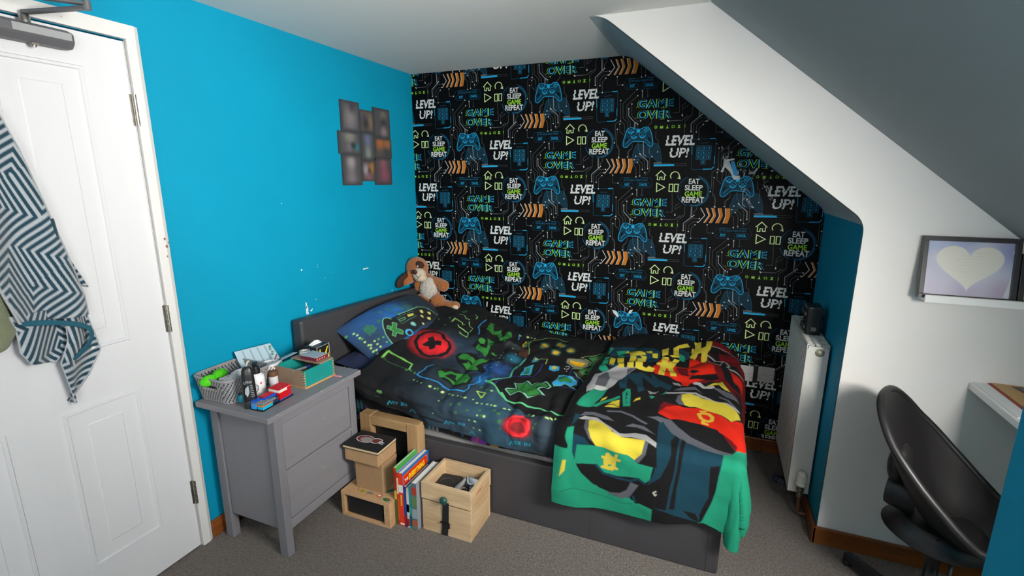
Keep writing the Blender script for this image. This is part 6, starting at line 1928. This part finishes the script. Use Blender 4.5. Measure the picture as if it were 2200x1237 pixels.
m = M()
m.add([(-.04 + .0, -.03, .0014), (.05, -.01, .0014), (.03, .042, .0014), (-.045, .035, .0014)], [(0, 1, 2, 3)])
m.link('photo_face', mat('photo_grey', '#8d8a90', .4), ph)
m = M()
m.add([(.0 + .022 * math.cos(i) * (1 + .2 * (i % 2)), .008 + .022 * math.sin(i) * (1 + .2 * (i % 2)), .0017) for i in range(6)], [tuple(range(6))])
m.link('photo_flower', mat('photo_pink', '#c04a78', .4), ph)

# ---- moulded swivel chair
CF, CL, CO = Vector((.889, -.457, 0)), Vector((.457, .889, 0)), Vector((2.585, -1.035, 0))
RZC = math.atan2(-.457, .889)
ch = thing('swivel_chair', 'black moulded tub swivel chair pushed in at the white desk', 'chair', (CO.x + .10 * CF.x, CO.y + .10 * CF.y, 0), RZC)
blk_ch = mat('chair_black', '#211f20', .42)
def rimz(s):
    return float(np.interp(s, [-.12, -.095, -.06, -.02, .07, .14, .2, .32], [.845, .835, .775, .712, .61, .54, .49, .45]))
def rim(ph_):
    """plan ellipse, ph_=0 at the back"""
    c, s_ = math.cos(ph_), math.sin(ph_)
    e = .78
    sx = -.20 * math.copysign(abs(c) ** e, c)
    ly = .205 * math.copysign(abs(s_) ** e, s_)
    return sx + .115, ly
NP, NT = 72, 26
vs, fs = [], []
for j in range(NT + 1):
    t = j / NT
    k = max(0, math.cos(t * PI / 2)) ** 1.05 * (1 - .16 * math.sin(PI * t))
    vz = math.sin(t * PI / 2) ** 1.15
    for i in range(NP):
        s_, l_ = rim(2 * PI * i / NP)
        zr = rimz(s_)
        zb = .405
        lean = -.02 * max(0, math.cos(2 * PI * i / NP)) * (1 - vz)
        vs.append(((s_ - .10 - .05) * k + .05 + lean, l_ * k, zr + (zb - zr) * vz))
for j in range(NT):
    for i in range(NP):
        fs.append((j * NP + i, j * NP + (i + 1) % NP, (j + 1) * NP + (i + 1) % NP, (j + 1) * NP + i))
fs.append(tuple(NT * NP + i for i in range(NP)))
sh_ = M().add(vs, fs, 0, True).link('shell', blk_ch, ch, solid=.014)
rp = []
for i in range(NP):
    s_, l_ = rim(2 * PI * i / NP)
    rp.append(((s_ - .10) * 1.0 - .02 * max(0, math.cos(2 * PI * i / NP)), l_, rimz(s_)))
M().tube(rp, .0125, 12, closed=True).link('rim', blk_ch, sh_)
sp_ = []
for i in range(25):
    a = -PI * .5 + PI * i / 24
    sp_.append((.03 + .10 * math.sin(a) * .2, .17 * math.sin(a), .425 + .03 * abs(math.sin(a)) ** 2))
M().tube(sp_, .0016, 6).link('seat_seam', mat('seam_black', '#121112', .6), sh_)
hb_ = M()
hb_.ball((-.130, .015, .575), (.036, .070, .075), 0, 24, 16)
hb_.link('back_swell', blk_ch, ch)
M().tube([(-.150, -.01, .482), (-.138, -.01, .482), (-.068, -.005, .474)], [.047, .051, .055], 24).link('hub_cover', blk_ch, ch)
M().lathe([(.03, .335), (.11, .355), (.155, .39), (.10, .43)], 32).link('under_pan', blk_ch, ch)
M().lathe([(.026, .06), (.026, .2), (.019, .201), (.019, .34), (.03, .345)], 20).link('gas_column', bkp, ch)
M().tube([(.03, -.03, .34), (.05, -.07, .33), (.052, -.075, .21)], .006, 8).link('lever', bkp, ch)
M().lathe([(.045, .045), (.045, .085), (.028, .095)], 20).link('base_hub', bkp, ch)
a0 = math.atan2(.27, -.165) - RZC
for k in range(5):
    a = a0 + 2 * PI * k / 5
    lg_ = M().hexa([(.03, -.022, .045), (.31, -.016, .028), (.31, .016, .028), (.03, .022, .045)], [(.03, -.022, .088), (.31, -.014, .055), (.31, .014, .055), (.03, .022, .088)], T=RZ(a)).link('leg', bkp, ch, bevel=.004)
    M().ball((.30, 0, .014), (.018, .018, .0138), 0, 14, 10, T=RZ(a)).link('glide', bkp, lg_)
# ================================================================== DOOR CLOSER, TOWELS, PLUSH DOG
alu = mat('closer_silver', '#97999a', .45, .1)
dgr = mat('closer_grey', '#5a5a5e', .45)
dc = thing('door_closer', 'grey and silver door closer mounted across the top of the white door', 'door closer', (.03, -2.0, 1.92))
T_ = TR(-.03, 2.0, -1.92)
def closer_prof(y, k=1.0):
    return [(.0055, y, 1.902), (.040, y, 1.902), (.058, y, 1.915), (.062, y, 1.921), (.062, y, 1.944), (.052, y, 1.952), (.0055, y, 1.952)]
ysec = [(-2.215, 1), (-1.93, 1), (-1.914, .82), (-1.908, .6)]
vs = []
for y, k in ysec:
    for x, yy, z in closer_prof(y):
        vs.append((.0055 + (x - .0055) * k, yy, 1.927 + (z - 1.927) * (k * .5 + .5)))
fs = [(j * 7 + i, j * 7 + (i + 1) % 7, (j + 1) * 7 + (i + 1) % 7, (j + 1) * 7 + i) for j in range(3) for i in range(7)] + [tuple(range(7))[::-1], tuple(21 + i for i in range(7))]
M(T_).add(vs, fs).link('body', dgr, dc, bevel=.002)
M(T_).box(.0621, .0634, -2.065, -1.925, 1.9225, 1.9435).link('cover_panel', alu, dc, bevel=.0006)
M(T_).lathe([(.006, 0), (.007, .004), (.004, .010)], 10, T=TR(.035, -2.01, 1.891)).box(.028, .042, -2.018, -2.0, 1.896, 1.902).link('adjuster_screw', mat('brushed_steel', '#a9a49c', .4, .75), dc)
M(T_).lathe([(.013, 1.952), (.013, 1.972), (.010, 1.975)], 18, T=TR(.034, -2.02, 0)).link('pivot', mat('brushed_steel', '#a9a49c', .4, .75), dc)
def bar(a, b, w2, h2):
    a, b = Vector(a), Vector(b)
    d = (b - a).normalized()
    s_ = d.cross(Vector((0, 0, 1))).normalized() * w2
    u = Vector((0, 0, h2))
    return M(T_).hexa([tuple(q) for q in (a - s_ - u, b - s_ - u, b + s_ - u, a + s_ - u)], [tuple(q) for q in (a - s_ + u, b - s_ + u, b + s_ + u, a + s_ + u)])
bar((.034, -2.02, 1.980), (.215, -1.955, 1.99), .011, .0045).link('arm', dgr, dc, bevel=.002)
bar((.210, -1.955, 2.0), (.05, -2.14, 2.003), .010, .004).link('arm', dgr, dc, bevel=.002)
M(T_).lathe([(.010, 1.984), (.010, 2.008)], 14, T=TR(.212, -1.955, 0)).link('elbow', dgr, dc)
M(T_).box(.0185, .03, -2.18, -2.10, 1.99, 2.018).box(.03, .062, -2.155, -2.125, 1.992, 1.998).link('frame_bracket', mat('gloss_bracket', '#d0d0cd', .4), dc)

def maze(u, v, c=.145, p=.0205):
    """nested L-shaped stripes, flipped from cell to cell"""
    i, j = np.floor(u / c), np.floor(v / c)
    fu, fv = u / c - i, v / c - j
    fu = np.where((i + j) % 2 == 0, fu, 1 - fu)
    fv = np.where(j % 2 == 0, fv, 1 - fv)
    d = np.maximum(fu, fv) * c
    s = np.abs((d / p) % 1 - .5) * p
    return np.clip(.5 + (s - p * .285) / .0018, 0, 1)
tow = mat('towel_terry', '#888888', .97, vcol=True, bump=.9, bscale=420, sheen=.2, bdist=.003)
def patch(name, parent, L, R, xfn, ang, off, nu=110, nv=230, plain=None, thick=.006):
    """sheet between a left and a right edge polyline (y, z), top to bottom"""
    def samp(pl, t):
        pl = np.array(pl)
        d = np.concatenate([[0], np.cumsum(np.hypot(*np.diff(pl, axis=0).T))])
        return np.stack([np.interp(t * d[-1], d, pl[:, k]) for k in (0, 1)], -1)
    t = np.linspace(0, 1, nv + 1)
    A, B = samp(L, t), samp(R, t)
    s = np.linspace(0, 1, nu + 1)
    Y_ = A[:, None, 0] * (1 - s) + B[:, None, 0] * s
    Z_ = A[:, None, 1] * (1 - s) + B[:, None, 1] * s
    S_, T2 = np.meshgrid(s, t)
    X_ = xfn(S_, T2, Y_, Z_)
    ca, sa = math.cos(ang), math.sin(ang)
    wd = 1.5
    U, V = (Y_ * wd) * ca + Z_ * sa + off, -(Y_ * wd) * sa + Z_ * ca
    C = Canvas(U, V, '#0f394a')
    if plain:
        C = Canvas(U, V, plain)
    else:
        C.put(maze(U.ravel() + 5, V.ravel() + 5), '#a9afb5')
        ed = np.minimum(S_, 1 - S_).ravel()
        C.put(np.clip((.035 - ed) / .02, 0, 1), '#a9adb2')
    o_ = np.array([.05, -2.1, 1.3])
    return cloth(name, np.stack([X_, Y_, Z_], -1).reshape(-1, 3) - o_, nu, nv, C.c, tow, parent, thick=thick)
tw = thing('hand_towel', 'teal and grey maze-patterned towel hanging on the white door', 'towel', (.05, -2.1, 1.3))
wav = lambda a, f: (lambda S_, T2, Y_, Z_: a)
fx = lambda S_, T2, Y_, Z_: .045 + .018 * np.sin(S_ * 7 + T2 * 2) * (.3 + T2) - .022 * S_ ** 3 + .01 * vnoise(Y_ * 9, Z_ * 6, 3)
patch('front_fold', tw, [(-2.27, 1.80), (-2.25, 1.5), (-2.225, 1.25), (-2.19, 1.105)], [(-2.16, 1.80), (-2.128, 1.717), (-2.096, 1.603), (-2.062, 1.437), (-2.025, 1.25), (-2.006, 1.15), (-2.004, 1.085)], fx, .48, .02)
gx = lambda S_, T2, Y_, Z_: .030 + .020 * np.sin(S_ * 5 + 1) * (1 - .3 * T2) + .008 * vnoise(Y_ * 12, Z_ * 8, 5)
patch('rear_fold', tw, [(-2.20, 1.13), (-2.192, 1.07), (-2.193, 1.02), (-2.172, .975)], [(-2.02, 1.12), (-2.03, 1.06), (-2.06, .99), (-2.105, .955)], gx, .95, .06)
hx = lambda S_, T2, Y_, Z_: .022 + .022 * np.sin(S_ * 4.5 + T2 * 1.5) + .006 * vnoise(Y_ * 12, Z_ * 8, 6)
patch('tail_fold', tw, [(-2.06, 1.40), (-2.06, 1.2), (-2.075, 1.02), (-2.105, .955), (-2.094, .87), (-2.088, .812)], [(-2.045, 1.40), (-2.010, 1.22), (-1.990, 1.08), (-1.972, .955), (-2.02, .88), (-2.086, .811)], hx, .10, .03)
patch('corner_fold', tw, [(-2.03, 1.28), (-2.012, 1.19)], [(-2.018, 1.27), (-1.982, 1.172)], lambda S_, T2, Y_, Z_: .018 + 0 * S_, .2, 0, 24, 40)
bdy = [(-2.192, 1.107), (-2.15, 1.101), (-2.10, 1.088), (-2.05, 1.07), (-2.022, 1.052), (-2.012, 1.03), (-2.022, 1.0), (-2.05, .975), (-2.075, .955)]
P_ = [Vector((.064 - .012 * i / 8, y, z)) for i, (y, z) in enumerate(bdy)]
m = M(TR(-.05, 2.1, -1.3))
vs = []
for i, p in enumerate(P_):
    d = (P_[min(i + 1, 8)] - P_[max(i - 1, 0)]).normalized()
    nn = Vector((0, -d.z, d.y)) * .0085
    vs += [tuple(p + nn), tuple(p - nn + Vector((.004, 0, 0)))]
m.add(vs, [(2 * i, 2 * i + 1, 2 * i + 3, 2 * i + 2) for i in range(8)], 0, True)
m.link('border_band', mat('teal_border', '#155062', .9, bump=.3, bscale=400), tw, solid=.004, subsurf=2)
ot = thing('bath_towel', 'olive green towel hanging beside the patterned towel on the door', 'towel', (.05, -2.1, 1.3))
patch('hanging_fold', ot, [(-2.40, 1.80), (-2.40, 1.3), (-2.39, .98)], [(-2.25, 1.80), (-2.222, 1.32), (-2.20, 1.215), (-2.196, 1.12), (-2.186, 1.09), (-2.212, 1.05)], lambda S_, T2, Y_, Z_: .062 + .012 * np.sin(S_ * 9) * (T2) - .03 * S_ ** 4, .3, 0, 60, 120, '#727a5e')
m = M(TR(-.05, 2.1, -1.3))
m.tube([(.036, -2.30, 1.045), (.05, -2.25, 1.075), (.04, -2.19, 1.10)], .004, 8)
m.link('hem_cord', mat('olive_hem', '#666d53', .95), ot)
hk = thing('coat_hook', 'steel double hook on the door carrying the two towels', 'hook', (.005, -2.24, 1.83))
M().box(0, .004, -.05, .05, -.012, .012).link('hook_plate', mat('brushed_steel', '#a9a49c', .4, .75), hk)
for y in (-.03, .03):
    M().tube([(.004, y, 0), (.03, y, -.012), (.05, y, -.025), (.062, y, -.012), (.064, y, .008)], .004, 8).link('hook_arm', mat('brushed_steel', '#a9a49c', .4, .75), hk)

# ---- plush dog in the corner on the pillow
fur = mat('ginger_plush', '#96541a', .98, bump=1.0, bscale=150, var=.3, vscale=70, sheen=.4, bdist=.006)
bel = mat('pale_plush', '#b5ada2', .98, bump=1.0, bscale=150, var=.28, vscale=90, sheen=.4, bdist=.006)
dkb = mat('dark_brown_plush', '#3a1d12', .9, bump=.6, bscale=200, var=.2, vscale=60)
fel = mat('cream_felt', '#b9ab95', .8, bump=.3, bscale=300)
ctex = bpy.data.textures.new('plush_clumps', 'CLOUDS')
ctex.noise_scale = .011
ctex.noise_depth = 2
def plush(m_, name, material, parent, vox=.0045, disp=.009):
    o_ = m_.link(name, material, parent)
    r = o_.modifiers.new('remesh', 'REMESH')
    r.mode = 'VOXEL'
    r.voxel_size = vox
    r.use_smooth_shade = True
    if disp:
        d = o_.modifiers.new('clumps', 'DISPLACE')
        d.texture = ctex
        d.strength = disp
        d.mid_level = .5
        d.texture_coords = 'LOCAL'
    return o_
dog = thing('plush_dog', 'ginger plush dog with a pale belly slumped in the corner above the pillow', 'soft toy', (.165, -.13, .80))
def E_(m_, c, r, rx=0, ry=0, rz=0):
    m_.ball((0, 0, 0), r, 0, 24, 16, TR(*c) @ RZ(rz) @ RY(ry) @ RX(rx))
    return m_
b = M()
E_(b, (0, 0, -.005), (.075, .062, .098), ry=.15)
E_(b, (-.050, 0, .075), (.045, .045, .05))
E_(b, (-.092, 0, .128), (.078, .068, .078), ry=-.3)
E_(b, (.075, -.01, .045), (.06, .034, .034), ry=.25)
E_(b, (.115, -.018, .030), (.042, .036, .040))
E_(b, (-.07, -.02, .02), (.03, .034, .045))
E_(b, (-.035, -.045, -.078), (.055, .055, .044))
E_(b, (.080, -.03, -.076), (.050, .045, .048), ry=.4)
E_(b, (.130, -.042, -.092), (.062, .036, .034), ry=.2)
E_(b, (.19, -.045, -.090), (.055, .034, .028), ry=.1)
E_(b, (.222, -.05, -.086), (.03, .032, .026))
plush(b, 'body', fur, dog)
plush(E_(M(), (.012, -.030, .004), (.064, .045, .078), ry=.28), 'belly', bel, dog)
head = plush(E_(E_(M(), (-.042, -.052, .100), (.048, .042, .045), ry=.3), (-.030, -.058, .080), (.046, .036, .030)), 'muzzle', fel, dog, .003, 0)
M().ball((-.050, -.092, .122), (.019, .012, .016), 0, 20, 12).link('nose', mat('brown_satin', '#3d1a10', .5), dog)
M().tube([(-.042, -.097, .108), (-.030, -.0985, .096), (-.020, -.096, .088)], .0012, 6).link('mouth_line', dkb, dog)
M().tube([(-.052, -.086, .072), (-.036, -.0945, .074), (-.020, -.096, .087), (-.009, -.088, .102), (-.008, -.080, .112)], .0012, 6).link('mouth_line', dkb, dog)
plush(E_(M(), (-.034, -.050, .165), (.030, .020, .022), ry=.4), 'eye_patch', dkb, dog, .003, .004)
M().ball((-.042, -.068, .158), (.006, .004, .006)).link('eye', mat('eye_white', '#d8d6d2', .2), dog)
M().ball((-.093, -.055, .104), (.006, .004, .008)).link('eye', mat('eye_white', '#d8d6d2', .2), dog)
M().ball((-.090, -.058, .100), (.0045, .0035, .006)).link('eye', mat('eye_black', '#120c0a', .1), dog)
plush(E_(E_(M(), (-.120, -.07, .070), (.034, .070, .036), rx=.35), (-.112, -.05, .078), (.03, .05, .045), rx=.3), 'ear', fur, dog, .004, .005)
plush(E_(E_(M(), (-.128, -.130, .062), (.018, .060, .036), rx=.42), (-.122, -.095, .078), (.022, .04, .034), rx=.4), 'ear', dkb, dog, .004, .003)
plush(E_(M(), (.232, -.072, -.092), (.026, .012, .017), ry=.1), 'foot_pad', fel, dog, .003, 0)
plush(E_(M(), (.0, -.075, -.098), (.040, .018, .022)), 'tail_patch', mat('pink_plush', '#b79a90', .95, bump=.6, bscale=200), dog, .003, .003)
